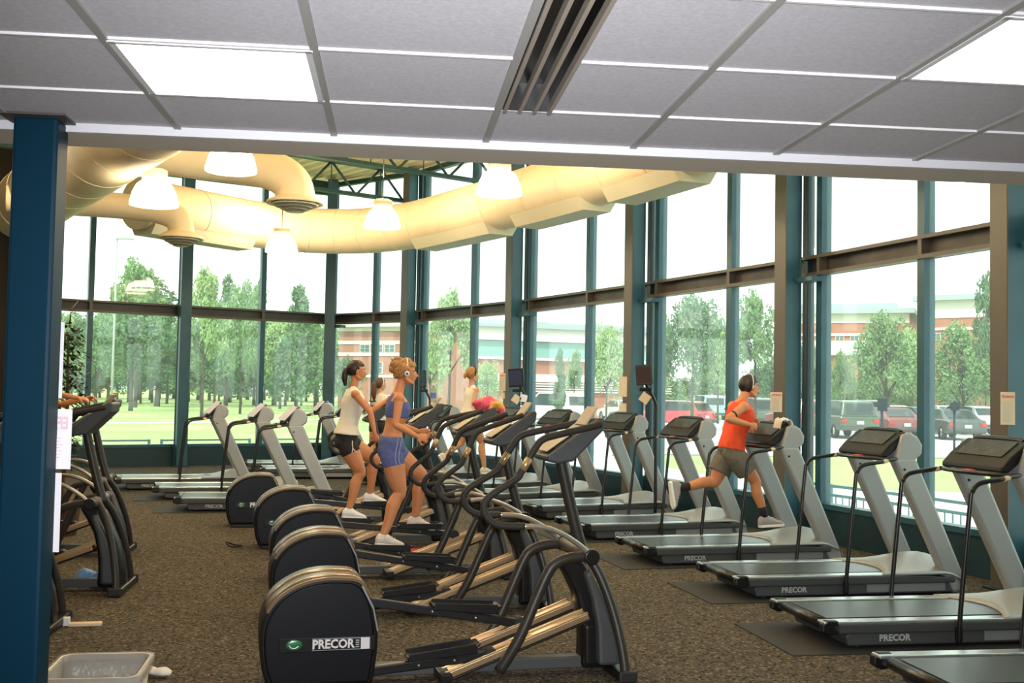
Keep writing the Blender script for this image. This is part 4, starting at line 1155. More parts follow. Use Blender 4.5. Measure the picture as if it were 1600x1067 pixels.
for v in vs:
    q = v.co.copy(); f = 1+.30*noise.noise(q*1.7+Vector((4, 1, 2)))+.22*abs(noise.noise(q*4.2))+.10*noise.noise(q*9)
    v.co = Vector((q.x*.115, q.y*.13, q.z*.075))*f+Vector((0, 0, .05))
m._fin(vs, PINK, None, True)
for y in (-.08, -.03, .03): m.tube([(.05, y, .07), (.11, y-.01, .05), (.145, y, -.04), (.15, y+.01, -.12)], [.03, .034, .03, .012], PINK, seg=10, smooth_path=3)
o = m.build('towel', loc=loc(E3, 1.93, -.03, 1.535), rz=R(8)); remesh(o, .009, 2)
tag(o, 'pink and orange towel bunched on the console of the ridden elliptical', 'towel')
cloth('towel', 'white towel draped over the console of the orange runner\'s treadmill', 'towel', loc(T4, 1.60, -.22, 1.475), .11, .08, .22, WHT, R(9), 5, .02)
# water bottle on the fourth elliptical
t = thing('water_bottle', 'clear water bottle with blue label on the console of the white tank rider', 'bottle', loc(E4, 1.90, .0, 1.575), 0)
BOT = glass_mat('bottle_plastic', (.75, .85, .9))
m = MB(); m.lathe([(.001, 0), (.032, 0), (.034, .02), (.034, .13), (.030, .16), (.014, .19), (.013, .20)], BOT, seg=16); m.build('body', t)
m = MB(); m.lathe([(.0345, .05), (.0345, .11)], mat('bottle_label', (.10, .2, .55), .5), seg=16); m.build('wrapper', t)
m = MB(); m.lathe([(.015, .195), (.015, .215), (.001, .217)], WHITEP, seg=12); m.build('cap', t)

# waste bin with liner
t = thing('waste_bin', 'cream rectangular waste bin with clear liner beside the blue pillar', 'waste bin', (-1.335, 5.37, 0), R(3))
CRM = mat('bin_cream', (.62, .55, .42), .5)
def rrect(a, b, r, n=5):
    out = []
    for cx, cy, s0 in ((a-r, b-r, 0), (-a+r, b-r, 1), (-a+r, -b+r, 2), (a-r, -b+r, 3)):
        for k in range(n+1):
            q = (s0+k/n)*PI/2; out.append((cx+r*math.cos(q), cy+r*math.sin(q)))
    return out
def rloft(mb, secs, m_):
    bm = mb.bm; R_ = [[bm.verts.new((x, y, z)) for x, y in rrect(a, b, r)] for a, b, r, z in secs]; k = mb.mi(m_)
    for A, B in zip(R_, R_[1:]):
        for i in range(len(A)):
            f = bm.faces.new((A[i], A[(i+1) % len(A)], B[(i+1) % len(A)], B[i])); f.material_index = k; f.smooth = True
    return R_
m = MB(); Q = rloft(m, [(.17, .19, .04, .0), (.205, .235, .05, .385)], CRM); m.bm.faces.new(Q[0][::-1]); o = m.build('bin_body', t); so = o.modifiers.new('s', 'SOLIDIFY'); so.thickness = .004
m = MB(); rloft(m, [(.198, .226, .05, .378), (.198, .226, .05, .40), (.205, .233, .055, .408), (.222, .25, .06, .402), (.222, .25, .06, .380)], CRM); m.build('rim', t)
m = MB(); Q = rloft(m, [(.224, .252, .06, .36), (.224, .252, .06, .409), (.196, .224, .05, .405), (.19, .215, .045, .30), (.165, .185, .035, .06)], mat('liner_film', (.24, .23, .21), .35, bump=.8, bscale=25, alpha=.6)); m.bm.faces.new(Q[-1]); m.build('liner', t)
# small things on the floor
m = MB(); m.tube([(-.12, 0, .03), (-.06, .01, .045), (.02, 0, .035), (.08, -.01, .04), (.12, 0, .03)], [.02, .04, .035, .045, .02], WHT, seg=12, smooth_path=5, flat=.6)
tag(m.build('white_cloth', loc=(-1.37, 6.75, -.003), rz=-.25), 'rolled white cloth on the carpet right of the waste bin', 'cloth')
t = thing('floor_raceway', 'short cream cable cover with a white socket on the carpet by the pillar', 'cable cover', (-2.16, 8.17, 0), .12)
m = MB(); m.box((.03, 0, .012), (.22, .07, .024), PAPERO); m.build('cover', t, bevel=.006)
m = MB(); m.box((-.10, .02, .03), (.045, .05, .06), WHITEP); m.build('socket', t, bevel=.005)
t = thing('floor_outlet', 'cream floor outlet plate beside the front of the nearest elliptical', 'floor outlet', (1.49, 7.05, 0), .1)
m = MB(); m.box((0, 0, .006), (.10, .13, .012), PAPERO); m.build('plate', t, bevel=.003)
m = MB(); m.box((0, .01, .0125), (.045, .03, .004), BRONZED); m.build('socket', t)
t = thing('floor_outlet', 'white floor outlet box between the second and third ellipticals', 'floor outlet', (1.09, 9.16, 0), .1)
m = MB(); m.box((0, 0, .012), (.12, .09, .024), WHITEP); m.build('plate', t, bevel=.006)
m = MB(); m.box((0, -.0, .0245), (.045, .03, .004), BLK); m.build('socket', t)
cloth('red_towel', 'red towel lying on the carpet behind the woman in blue', 'towel', (.36, 11.75, .02), .26, .12, .03, mat('towel_red', (.45, .02, .025), .95), 0, 8, .012)
SHB = mat('shoe_blue', (.16, .32, .55), .7, var=.3, vscale=25)
for k, (x, y, a, lb) in enumerate([(-2.60, 9.93, .3, 'blue running shoe lying on the carpet nearer the pillar, upright'), (-2.42, 9.72, -.2, 'blue running shoe lying farther right under the elliptical beside the pillar')]):
    t = thing('running_shoe', lb, 'shoe', (x, y, .092), a, 'pair of blue shoes by the pillar'); shoe(t, (0, 0, 0), 0, SHB, mat('sole_blue', (.35, .5, .7), .5))
# cable trailing from the nearer elliptical row
m = MB(); m.tube([(0, 0, .012), (-.08, .05, .012), (-.16, -.02, .05), (-.10, -.08, .012), (.03, -.10, .012)], .008, BLK, seg=6, smooth_path=5)
tag(m.build('power_cable', loc=(-1.58, 12.15, 0)), 'black cable coiled on the carpet behind the white tank rider\'s machine', 'cable')
# plant behind the left machines
LEAFD = mat('leaf_dark', (.022, .06, .016), .5, var=.4, vscale=4)
t = thing('potted_plant', 'tall leafy dark green plant showing just right of the blue pillar', 'plant', (-3.70, 13.0, 0))
m = MB(); m.lathe([(.001, 0), (.17, 0), (.22, .38), (.24, .40), (.21, .40), (.20, .36), (.001, .36)], mat('pot', (.16, .08, .05), .7), seg=20); m.build('pot', t)
m = MB(); m.tube([(0, 0, .3), (.03, 0, 1.2), (0, .02, 2.25)], [.03, .025, .012], mat('stem_brown', (.1, .06, .03), .8), seg=8, smooth_path=3)
for k in range(12):
    a = k*2.4; z = .9+k*.15; m.tube([(0.02, 0, z), (.18*math.cos(a), .18*math.sin(a), z+.12)], [.012, .005], MATS['stem_brown'], seg=5)
m.build('stem', t)
m = MB()
for k in range(1000):
    a = random.uniform(0, 2*PI); z = random.uniform(.8, 2.4); r0 = .22*math.sin((z-.6)/2.2*PI)**.6*math.sqrt(random.random())
    c = Vector((r0*math.cos(a), r0*math.sin(a), z)); dv = Vector((math.cos(a)*.7+random.uniform(-.5, .5), math.sin(a)*.7+random.uniform(-.5, .5), random.uniform(-.7, .4))).normalized()
    s_ = dv.cross(Vector((0, 0, 1))).normalized()*.022; L = random.uniform(.07, .11)
    m.quad([c, c+dv*L*.5+s_, c+dv*L, c+dv*L*.5-s_], LEAFD)
m.build('leaves', t)
# ====PART3
# ================================================================== OUTSIDE
GZ = -.15
GRASS = mat('lawn_green', (.27, .39, .11), .95, col2=(.42, .50, .19), vscale=.16, stops=(.35, .7))
ASPH = mat('asphalt_pale', (.46, .47, .46), .9, var=.06, vscale=.3)
CONC = mat('concrete_walk', (.78, .77, .74), .9)
m = MB(); m.quad([(-160, -30, GZ-.02), (160, -30, GZ-.02), (160, 420, GZ-.02), (-160, 420, GZ-.02)], GRASS); tag(m.build('lawn'), None, None, None, 'structure')
m = MB()
def gp(px, D): v = at(px, D); return (v.x, v.y, GZ)
m.quad([gp(640, 27), (3.0, 24.2, GZ), (7.0, 33.5, GZ), (60, 33.5, GZ), (80, 84, GZ), gp(640, 84)], ASPH); struct(m.build('parking_lot_pavement'))
m = MB(); A_ = offs(COLS, OUT+.08)[3:]
m.quad([(v.x, v.y, GZ+.005) for v in A_]+[(A_[-1].x, -5, GZ+.005), (30, -5, GZ+.005), (30, 19.5, GZ+.005), (13, 20.6, GZ+.005), (8.9, 21.8, GZ+.005), (7.2, 25.5, GZ+.005), (6.4, 33.4, GZ+.005), (2.2, 27, GZ+.005)], CONC)
struct(m.build('sidewalk'))
m = MB(); P0 = [(-45, 49, 0), (-30, 52.5, 0), (-14, 54.5, 0), (-9, 57, 0), (-4, 66, 0), (2, 84, 0)]
for a, b2 in zip(P0, P0[1:]): m.quad([(a[0], a[1]-.9, GZ), (b2[0], b2[1]-.9, GZ), (b2[0], b2[1]+.9, GZ), (a[0], a[1]+.9, GZ)], CONC)
struct(m.build('footpath'))
MARK = mat('bay_line', (.85, .85, .82), .8)
m = MB()
for k in range(16): m.box((5+k*2.75, 54, GZ+.006), (.10, 9.0, .004), MARK)
m.box((3, 43.5, GZ+.006), (.10, 3, .004), MARK)
struct(m.build('parking_marking'))

# low blue railings outside the glass
FENC = mat('fence_blue', (.10, .27, .33), .5)
F_ = offs(COLS, 2.1)
def fence(a, b2, label, pickets=True):
    t_ = (b2-a); L = t_.length; rz = math.atan2(t_.y, t_.x)
    t = thing('low_railing', label, 'railing', (a.x, a.y, GZ), rz, 'low blue railings outside the windows')
    for nm, z in (('top_rail', .60), ('middle_rail', .47), ('bottom_rail', .10)):
        m = MB(); m.box((L/2, 0, z), (L, .04, .04), FENC); m.build(nm, t)
    for x in (0.02, L-.02):
        m = MB(); m.box((x, 0, .31), (.055, .055, .63), FENC); m.build('post', t)
    if pickets:
        m = MB(); n = int(L/.13)
        for k in range(1, n): m.box((L*k/n, 0, .285), (.014, .014, .37), FENC)
        m.build('balusters', t)
fl_lab = {1: ['low blue railing outside the left lawn window, left length', 'low blue railing outside the left lawn window, right length'],
          2: ['low blue railing outside the middle lawn window, left length', 'low blue railing outside the middle lawn window, right length'],
          6: ['low blue picket railing outside the window behind the orange runner', 'low blue picket railing behind the treadmill right of the orange runner'],
          7: ['low blue picket railing beyond the wide right window, ending at a post', 'low blue picket railing beyond the rightmost window pane']}
for i, (lb1, lb2) in fl_lab.items():
    a, b2 = F_[i], F_[i+1]
    mid = a.lerp(b2, .5)
    fence(a.lerp(b2, .03), a.lerp(b2, .47), lb1, i > 4); fence(a.lerp(b2, .53), a.lerp(b2, .97), lb2, i > 4)

# ---- trees
LEAF = [mat('leaves_mid', (.20, .33, .13), .85, var=.3, vscale=.5, spec=.2), mat('leaves_dark', (.125, .225, .105), .85, var=.3, vscale=.5, spec=.2), mat('leaves_pale', (.32, .45, .19), .85, var=.25, vscale=.5, spec=.2)]
BARK = mat('bark', (.055, .04, .028), .9, var=.3, vscale=3)
def crown_mesh(kind, lm, seed):
    rnd = random.Random(seed); mb = MB(); bm = mb.bm
    cl = []
    if kind == 'round':
        for k in range(46):
            th = rnd.uniform(0, 2*PI); ph = rnd.uniform(-.75, 1.45); rr = rnd.uniform(.45, 1)
            cl.append((Vector((math.cos(th)*math.cos(ph)*.40*rr, math.sin(th)*math.cos(ph)*.40*rr, .60+.34*math.sin(ph)*rr)), rnd.uniform(.09, .15)))
    elif kind == 'column':
        for k in range(44):
            z = rnd.uniform(.2, .97); r0 = .21*(1-abs(z-.42)**1.5*1.5); th = rnd.uniform(0, 2*PI)
            cl.append((Vector((math.cos(th)*r0*rnd.uniform(.2, 1), math.sin(th)*r0*rnd.uniform(.2, 1), z)), rnd.uniform(.05, .10)))
    elif kind == 'cone':
        for k in range(52):
            z = 1-rnd.random()**.6*.85; r0 = .30*(1.02-z); th = rnd.uniform(0, 2*PI)
            cl.append((Vector((math.cos(th)*r0, math.sin(th)*r0, z*.98)), .05+.07*(1-z)))
    elif kind == 'airy':
        for k in range(44):
            th = rnd.uniform(0, 2*PI); ph = rnd.uniform(-.6, 1.5); rr = rnd.uniform(.5, 1)
            cl.append((Vector((math.cos(th)*math.cos(ph)*.34*rr, math.sin(th)*math.cos(ph)*.34*rr, .64+.34*math.sin(ph)*rr)), rnd.uniform(.05, .10)))
    elif kind == 'bush':
        for k in range(26):
            th = rnd.uniform(0, 2*PI); rr = rnd.uniform(.1, .9)
            cl.append((Vector((math.cos(th)*.55*rr, math.sin(th)*.55*rr, rnd.uniform(.15, .75))), rnd.uniform(.16, .26)))
    vs, fs = [], []
    for c, r0 in cl:
        for q in range(int(120 if kind != 'cone' else 100)):
            u = Vector((rnd.gauss(0, 1), rnd.gauss(0, 1), rnd.gauss(0, 1))).normalized()*r0*rnd.uniform(.55, 1.05)
            p = c+u; a = Vector((rnd.gauss(0, 1), rnd.gauss(0, 1), rnd.gauss(0, .6))).normalized(); b2 = a.cross(Vector((rnd.gauss(0, 1), rnd.gauss(0, 1), rnd.gauss(0, 1)))).normalized()
            s1, s2 = rnd.uniform(.014, .026), rnd.uniform(.009, .016)
            n0 = len(vs); vs += [p-a*s1, p-b2*s2, p+a*s1, p+b2*s2]; fs.append((n0, n0+1, n0+2, n0+3))
    me = bpy.data.meshes.new('crown'); me.from_pydata(vs, [], fs); me.materials.append(lm); bm.free(); return me, cl
def trunk_mesh(cl, seed, fork=False):
    rnd = random.Random(seed); m = MB()
    m.tube([(0, 0, 0), (.004, 0, .25), (-.006, .004, .55), (0, 0, .85)], [.027, .019, .013, .004], BARK, seg=8, smooth_path=3)
    for c, r0 in rnd.sample(cl, min(10, len(cl))):
        z0 = max(.18, c.z-.22); m.tube([(0, 0, z0), (c.x*.5, c.y*.5, (z0+c.z)/2+.01), tuple(c)], [.009, .006, .003], BARK, seg=5)
    me = bpy.data.meshes.new('trunk'); m.bm.to_mesh(me); m.bm.free(); me.materials.append(BARK); return me
PROT = {}
for i, kd in enumerate(('round', 'column', 'cone', 'airy', 'bush')):
    for j, lm in enumerate(LEAF):
        c, cl = crown_mesh(kd, lm, 10+i*3+j); PROT[(kd, j)] = (c, trunk_mesh(cl, i*3+j))
def tree(px, D, top, width, kd, j, label, group=None, rz=None, cat_='tree'):
    """top: picture row of the tree top at distance D; width in picture columns"""
    p = at(px, D, GZ); zt = at(px, D, py=top).z; h = zt-GZ; wd_ = width/FPX*D
    base = {'round': .90, 'column': .46, 'cone': .56, 'airy': .80, 'bush': 1.3}[kd]
    t = thing('tree' if kd != 'bush' else 'shrub', label, cat_ if kd != 'bush' else 'shrub', p, random.uniform(0, 6) if rz is None else rz, group)
    c, tr = PROT[(kd, j)]; k = wd_/base*(1.3 if px < 520 else 1.1)
    for nm, me in (('crown', c), ('trunk', tr)):
        if kd == 'bush' and nm == 'trunk': continue
        o = bpy.data.objects.new(nm, me); scene.collection.objects.link(o); o.parent = t; o.scale = (k, k, h)
TREES = [(212, 92, 402, 74, 'airy', 0, 'tallest tree with a ragged top left of the first lawn window column'),
 (246, 98, 442, 60, 'column', 1, 'dark tree just right of the tallest ragged tree on the lawn'),
 (205, 80, 470, 95, 'round', 1, 'dark tree with a thick bare trunk in the middle of the left lawn window'),
 (150, 104, 500, 70, 'round', 0, 'rounded tree behind the mullion of the left lawn window'),
 (112, 110, 492, 60, 'round', 1, 'tree at the left side of the lawn beside the indoor plant'),
 (316, 70, 424, 62, 'airy', 2, 'pale slender tree just right of the first lawn window column'),
 (376, 76, 440, 56, 'round', 0, 'tree with a dark trunk in front of the middle lawn window'),
 (352, 100, 436, 34, 'column', 1, 'narrow upright tree between the two slender lawn trees'),
 (402, 105, 430, 30, 'column', 0, 'narrow upright tree directly behind the second lawn mullion'),
 (463, 88, 440, 58, 'cone', 1, 'dark pointed tree in the right lawn pane'),
 (438, 96, 486, 60, 'round', 2, 'low pale rounded tree left of the pointed tree'),
 (492, 100, 492, 50, 'round', 0, 'rounded tree beside the corner column of the glazed wall'),
 (540, 60, 556, 56, 'round', 1, 'dark rounded tree standing in front of the brick building with square windows'),
 (702, 52, 458, 78, 'airy', 2, 'pale feathery tree in the pane behind the far runner in white'),
 (672, 66, 520, 50, 'round', 2, 'small pale tree left of the feathery one'),
 (762, 60, 560, 44, 'round', 2, 'small pale tree right of the far runner in white'),
 (874, 62, 548, 22, 'column', 1, 'small narrow dark tree in front of the brick building with stepped bands'),
 (897, 66, 545, 30, 'airy', 0, 'thin airy young tree next to the small narrow dark one'),
 (948, 46, 500, 64, 'round', 2, 'bright green tree left of the column with two blank sheets'),
 (1030, 58, 480, 50, 'round', 0, 'green tree just right of the black screen with dark display'),
 (1082, 56, 456, 96, 'round', 1, 'large dark tree left of the orange runner'),
 (1122, 70, 486, 60, 'round', 2, 'pale tree filling the gap behind the mullion left of the runner'),
 (1180, 60, 452, 74, 'airy', 0, 'tall airy tree above the head of the orange runner'),
 (1205, 74, 560, 60, 'round', 1, 'low dark tree behind the notice beside the orange runner'),
 (1262, 66, 530, 60, 'round', 1, 'dark tree between the two mullions right of the runner\'s column'),
 (1318, 62, 548, 44, 'round', 0, 'green tree behind the dark green van'),
 (1385, 58, 490, 100, 'round', 0, 'broad green tree above the parked maroon car'),
 (1425, 78, 505, 80, 'round', 2, 'pale tree behind the mullion of the wide right window'),
 (1505, 56, 505, 110, 'round', 0, 'broad green tree over the parked white wagon'),
 (1552, 50, 424, 62, 'airy', 1, 'tallest tree at the right, beside the nearest window column')]
for a in TREES: tree(*a)
random.seed(21)
for k in range(30):
    px = 60+k*15.5+random.uniform(-5, 5)
    tree(px, random.uniform(128, 165), random.uniform(520, 552), random.uniform(36, 60), random.choice(['round', 'round', 'column', 'cone']), random.choice([0, 1, 1, 2]), 'leafy tree in the dense wood at the far side of the lawn', 'trees at the far side of the lawn')
for k in range(20):
    px = 80+k*23+random.uniform(-6, 6)
    tree(px, random.uniform(106, 120), random.uniform(470, 520), random.uniform(44, 66), random.choice(['round', 'round', 'column', 'airy']), random.choice([0, 1, 2]), 'leafy tree in the middle of the wood beyond the lawn', 'trees in the middle of the wood')
for k in range(17):
    px = 900+k*45+random.uniform(-10, 10)
    if 790 < px < 930: continue
    tree(px, random.uniform(85, 89), random.uniform(560, 592), random.uniform(50, 80), 'round', random.choice([0, 0, 1, 2]), 'leafy tree in the belt behind the parked cars', 'trees behind the parked cars')
for k, (px, D, top, wd_, j) in enumerate([(1300, 88, 606, 120, 0), (1500, 84, 606, 130, 1), (1420, 88, 612, 90, 0), (1180, 88, 604, 110, 0), (800, 76, 605, 60, 2), (870, 72, 614, 40, 0), (1590, 84, 606, 100, 0)]):
    tree(px, D, top, wd_, 'bush', j, ['clipped green hedge behind the dark green van', 'clipped green hedge behind the white wagon', 'clipped green hedge behind the maroon car', 'clipped green hedge behind the orange runner', 'pale shrub beyond the blue screen', 'small round shrub before the stepped brick wall', 'clipped green hedge at the right picture edge'][k])

# ---- buildings
BRICK = mat('brick_red', (.42, .17, .11), .9, var=.12, vscale=1.2); BAND = mat('stone_band', (.78, .74, .68), .9)
ROOFG = mat('roof_grey', (.36, .42, .44), .7); WIN = mat('window_dark', (.10, .16, .18), .2); TEALG = mat('glass_band_teal', (.20, .38, .36), .2)
def bld(name, label, a, b2, depth, z0, z1, layers, wins=(), roof=None):
    """a,b2 base corners of the front; layers: (zlow, zhigh, material, proud); wins: (u0,u1,z0,z1)"""
    a = Vector(a); b2 = Vector(b2); d = b2-a; L = d.length; rz = math.atan2(d.y, d.x)
    t = thing(name, label, 'building', (a.x, a.y, GZ), rz)
    m = MB(); m.box((L/2, depth/2, (z1-GZ)/2), (L, depth, z1-GZ), BRICK); m.build('wall', t)
    for (zl, zh, mt, pr) in layers:
        m = MB(); m.box((L/2, -pr/2+.05, (zl+zh)/2-GZ), (L+.1, pr+.1, zh-zl), mt); m.build('band', t)
    for (u0, u1, zl, zh) in wins:
        m = MB(); w_ = (u1-u0)*L; cx = (u0+u1)/2*L; m.box((cx, -.06, (zl+zh)/2-GZ), (w_, .14, zh-zl), BAND); f = m.build('window', t)
        m = MB()
        for q in (-1, 1):
            for r2 in (-1, 1): m.box((cx+q*w_*.235, -.14, (zl+zh)/2-GZ+r2*(zh-zl)*.235), (w_*.42, .03, (zh-zl)*.42), WIN)
        m.build('pane', f)
    m = MB(); m.box((L/2, depth/2-.3, z1-GZ+.25), (L+1.2, depth+1.2, .5), roof or BAND); m.build('roof', t)
    return t
def zat(py, px, D): return at(px, D, py=py).z
D1 = 105
a = at(528, D1, 0); b2 = at(736, 98, 0)
zz = lambda py: zat(py, 590, D1)
bld('brick_building', 'red brick building with square windows beyond the corner of the glazed walls', a, b2, 16, 0, zz(513),
    [(zz(519), zz(506), BAND, .15), (zz(539), zz(534), BAND, .1), (zz(557), zz(552), BAND, .1), (zz(590), zz(586), BAND, .1)],
    [(u, u+.078, zz(551.5), zz(539.5)) for u in (.17, .27, .36, .50, .60, .76, .90)]+[(u, u+.078, zz(584), zz(566)) for u in (.27, .50, .76)])
D2 = 78
a = at(735, 80, 0); b2 = at(1045, 85, 0)
zz = lambda py: zat(py, 830, 80)
bld('brick_building', 'long building with pale fascia and teal glass band beyond the blue screen', a, b2, 8, 0, zz(512),
    [(zz(532), zz(511), BAND, .5), (zz(558), zz(533), TEALG, .1), (zz(562), zz(558), BAND, .3), (zz(596), zz(584), BAND, .15), (zz(600), zz(598), BAND, .3), (zz(604), zz(602), BAND, .3), (zz(608), zz(606), BAND, .3), (zz(612), zz(610), BAND, .3)], (), ROOFG)
a = at(1225, 112, 0); b2 = at(1420, 106, 0)
zz = lambda py: zat(py, 1330, 110)
bld('brick_building', 'brick building with grey roof and pale upper wall beyond the wide right window', a, b2, 18, 0, zz(492),
    [(zz(506), zz(490), BAND, .1), (zz(526), zz(522), BAND, .2), (zz(556), zz(534), BAND, .6)],
    [(u, u+.07, zz(533), zz(526.5)) for u in (.30, .42, .54, .66, .80)], ROOFG)
t = thing('clerestory_roof', 'raised grey roof section on top of the building beyond the wide right window', 'roof section', (at(1320, 118, 0).x, 118, zat(490, 1330, 110)+.5), -.05)
m = MB(); m.prism([(-6, 0), (-6, 1.0), (6, 1.5), (6, 0)], 0, 8, ROOFG); m.build('roof', t)
a = at(1440, 100, 0); b2 = at(1640, 92, 0); zz = lambda py: zat(py, 1500, 98)
bld('brick_building', 'pale upper storeyed brick building beyond the rightmost pane', a, b2, 18, 0, zz(470),
    [(zz(497), zz(468), BAND, .1), (zz(516), zz(512), BAND, .2)], [(u, u+.06, zz(532), zz(520)) for u in (.1, .3, .5)], ROOFG)

# ---- cars
TIRE = mat('tire', (.015, .015, .015), .8); CGL = mat('car_glass', (.03, .045, .05), .08); CHR = mat('chrome', (.6, .6, .6), .15, metal=1)
TAIL = mat('tail_light', (.45, .02, .02), .25); HEADL = mat('head_light', (.75, .75, .75), .15)
SHAPES = {
 'sedan': dict(L=4.7, W=1.78, body=[(0, .32), (-.02, .55), (.04, .92), (.95, .98), (3.3, .90), (4.55, .72), (4.70, .52), (4.66, .30)], gl=[(.55, .95), (1.25, 1.38), (1.6, 1.42), (2.6, 1.42), (3.35, .92)]),
 'suv': dict(L=4.6, W=1.82, body=[(0, .38), (-.03, .60), (.0, 1.02), (.4, 1.06), (3.3, 1.02), (4.45, .92), (4.6, .62), (4.55, .36)], gl=[(.03, 1.02), (.22, 1.66), (.6, 1.74), (2.5, 1.72), (3.3, 1.02)]),
 'van': dict(L=4.9, W=1.9, body=[(0, .34), (-.03, .60), (.0, 1.05), (.4, 1.08), (3.9, 1.02), (4.7, .84), (4.9, .58), (4.85, .32)], gl=[(.02, 1.04), (.12, 1.72), (.5, 1.84), (2.9, 1.82), (4.0, 1.02)]),
 'wagon': dict(L=4.8, W=1.8, body=[(0, .34), (-.02, .58), (.02, .98), (.4, 1.02), (3.3, .94), (4.6, .76), (4.78, .54), (4.74, .32)], gl=[(.06, .98), (.4, 1.46), (.8, 1.52), (2.6, 1.50), (3.35, .95)])}
def inset(prof, k, c=None):
    cx = sum(p[0] for p in prof)/len(prof); cz2 = sum(p[1] for p in prof)/len(prof)
    return [(cx+(x-cx)*k, cz2+(z-cz2)*k) for x, z in prof]
def taper(mb, prof, w0, w1, zlo, zhi, m_):
    bm = mb.bm; A = []; B = []
    for x, z in prof:
        w_ = w0+(w1-w0)*max(0, min(1, (z-zlo)/(zhi-zlo))); A.append(bm.verts.new((x, -w_/2, z))); B.append(bm.verts.new((x, w_/2, z)))
    fs = [bm.faces.new(A), bm.faces.new(B[::-1])]
    n = len(prof)
    for i in range(n): fs.append(bm.faces.new((A[i], B[i], B[(i+1) % n], A[(i+1) % n])))
    k = mb.mi(m_)
    for f in fs: f.material_index = k
    bmesh.ops.recalc_face_normals(bm, faces=fs)
def car(kind, px, D, rz, col, label, roof2=None, name=None):
    sp = SHAPES[kind]; L, W = sp['L'], sp['W']; p = at(px, D, GZ)
    mt = mat('car_paint_%s' % '_'.join('%02d' % int(c*100) for c in col), col, .3, coat=.6)
    t = thing({'sedan': 'car', 'suv': 'suv', 'van': 'van', 'wagon': 'station_wagon'}[kind], label, 'car', p, R(rz), 'cars in the parking lot')
    m = MB(); m.prism([(x, z) for x, z in sp['body']], -W/2, W/2, mt); m.build('body', t, bevel=.07)
    z0, z1 = .95, max(z for _, z in sp['gl'])
    m = MB(); taper(m, sp['gl'], W*.95, W*.74, z0, z1, mt); m.build('roof', t, bevel=.05)
    g = inset(sp['gl'], .86); m = MB(); taper(m, g, W*.97, W*.80, z0, z1, CGL); m.build('side_window', t)
    (xa, za), (xb, zb) = sp['gl'][0], sp['gl'][1]
    an_ = math.atan2(zb-za, xb-xa); Lr = math.hypot(xb-xa, zb-za)
    m = MB(); m.box(((xa+xb)/2-.012*math.sin(an_), 0, (za+zb)/2+.012*math.cos(an_)), (Lr*.74, W*.70, .03), CGL, ry=-an_); m.build('rear_window', t)
    (xa, za), (xb, zb) = sp['gl'][-1], sp['gl'][-2]
    an_ = math.atan2(zb-za, xb-xa); Lr = math.hypot(xb-xa, zb-za)
    m = MB(); m.box(((xa+xb)/2+.012, 0, (za+zb)/2+.012), (Lr*.78, W*.74, .03), CGL, ry=-an_); m.build('windscreen', t)
    zt = sp['body'][2][1]
    for s_ in (-1, 1):
        m = MB(); m.box((-.02, s_*(W/2-.17), zt-.20), (.07, .26, .17), TAIL); m.build('tail_light', t, bevel=.01)
        m = MB(); m.box((L-.10, s_*(W/2-.22), .66), (.10, .30, .13), HEADL); m.build('head_light', t, bevel=.01)
        m = MB(); m.box((L*.60, s_*(W/2+.07), 1.02), (.12, .14, .11), mt); m.build('side_mirror', t, bevel=.02)
        for x in (.85, L-.95):
            m = MB(); m.lathe([(.20, -.10), (.31, -.10), (.33, -.07), (.33, .07), (.31, .10), (.20, .10)], TIRE, (x, s_*(W/2-.08), .33), seg=20, axis='Y'); wl = m.build('wheel', t)
            m = MB(); m.lathe([(.001, s_*-.0-.09), (.20, -.09), (.20, .09), (.001, .09)], CHR, (x, s_*(W/2-.08), .33), seg=16, axis='Y'); m.build('hub', wl)
    m = MB(); m.box((-.05, 0, .47), (.14, W*.96, .16), mat('bumper_grey', (.06, .06, .06), .6)); m.build('bumper', t, bevel=.03)
    m = MB(); m.box((-.075 if kind == 'sedan' else -.05, 0, zt-.28), (.03, .32, .15), MATS['head_light'] if False else mat('plate_pale', (.55, .6, .6), .5)); m.build('licence_plate', t)
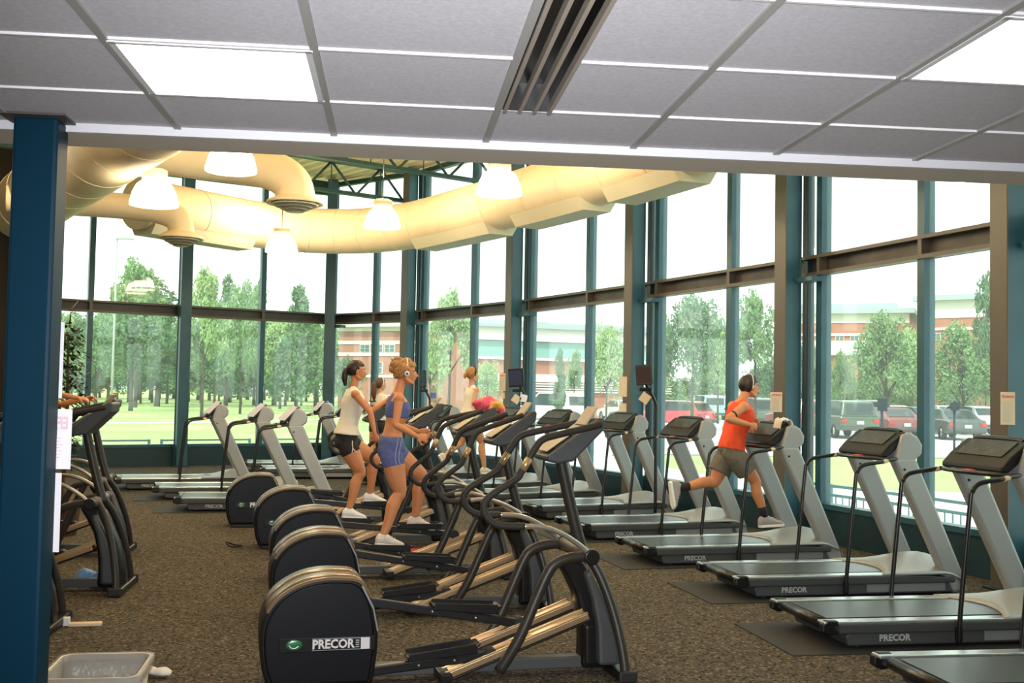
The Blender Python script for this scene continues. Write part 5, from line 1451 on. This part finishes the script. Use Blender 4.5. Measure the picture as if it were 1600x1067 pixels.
CARS = [('suv', 1344, 47.5, 88, (.055, .085, .05), 'dark green van-like suv seen from behind beside the sign post'),
 ('sedan', 1417, 49.0, 86, (.20, .035, .035), 'maroon sedan seen from behind left of the second mullion'),
 ('sedan', 1512, 47.5, 84, (.06, .075, .07), 'dark grey sedan seen from behind under the broad right tree'),
 ('suv', 1276, 52.0, 92, (.25, .02, .03), 'maroon suv seen from behind, cut by the window mullion'),
 ('sedan', 1310, 60.0, 90, (.62, .64, .64), 'white sedan partly behind the dark green suv'),
 ('suv', 1374, 62.0, 90, (.05, .06, .06), 'dark suv farther back behind the dark green one'),
 ('sedan', 1416, 66.0, 90, (.60, .55, .53), 'pale sedan with reddish tail farther back behind the maroon one'),
 ('sedan', 1466, 56.0, 92, (.05, .08, .13), 'dark blue sedan just right of the second mullion'),
 ('sedan', 1490, 72.0, 80, (.72, .72, .70), 'white sedan parked behind the dark blue one'),
 ('wagon', 1546, 56.0, 100, (.74, .74, .73), 'white station wagon at the right behind the dark grey sedan'),
 ('wagon', 1104, 57.0, 130, (.55, .05, .08), 'red station wagon left of the orange runner'),
 ('van', 1118, 80.0, 88, (.28, .58, .58), 'turquoise van behind the red wagon'),
 ('sedan', 1052, 62.0, 120, (.07, .09, .09), 'dark sedan left of the red wagon'),
 ('sedan', 1075, 74.0, 100, (.72, .72, .72), 'white sedan behind the dark one left of the red wagon'),
 ('suv', 1200, 62.0, 88, (.10, .16, .11), 'green suv directly behind the orange runner'),
 ('sedan', 868, 74.0, 172, (.55, .05, .07), 'red sedan seen sideways beyond the blue screen'),
 ('van', 905, 62.0, 120, (.80, .82, .82), 'white van beyond the treadmill console right of the blue screen'),
 ('sedan', 992, 70.0, 100, (.65, .66, .67), 'silver sedan behind the column with two blank sheets'),
 ('sedan', 655, 80.0, 170, (.70, .72, .74), 'small white car at the far end of the lot behind the woman in blue')]
for a in CARS: car(*a)

SGN = mat('sign_navy', (.004, .012, .03), .8, spec=.1)
for (px, D, zt, label) in [(1378, 30, 1.70, 'navy box on a thin post in the grass before the parked cars, left one'), (1491, 31, 1.70, 'round topped navy sign on a thin post before the dark grey sedan')]:
    p = at(px, D, GZ); t = thing('sign_post', label, 'sign', p)
    m = MB(); m.tube([(0, 0, 0), (0, 0, zt)], .035, SGN, seg=8); m.build('post', t)
    m = MB()
    if px < 1400: m.box((0, -.03, zt-.02), (.24, .14, .36), SGN)
    else: m.box((0, -.03, zt-.04), (.24, .10, .24), SGN, ry=.78); m.box((0, -.03, zt-.04), (.26, .09, .22), SGN)
    m.build('sign_box', t, bevel=.01)
p = at(300, 118, GZ); t = thing('lamp_post', 'thin tall lamp post rising above the trees in the left lawn window', 'lamp post', at(175, 60, GZ))
GP = mat('post_grey', (.35, .38, .38), .5)
m = MB(); m.tube([(0, 0, 0), (0, 0, 9.6)], [.07, .045], GP, seg=8); m.build('post', t)
m = MB(); m.box((.4, 0, 9.6), (.9, .25, .12), GP); m.build('lamp_head', t, bevel=.02)
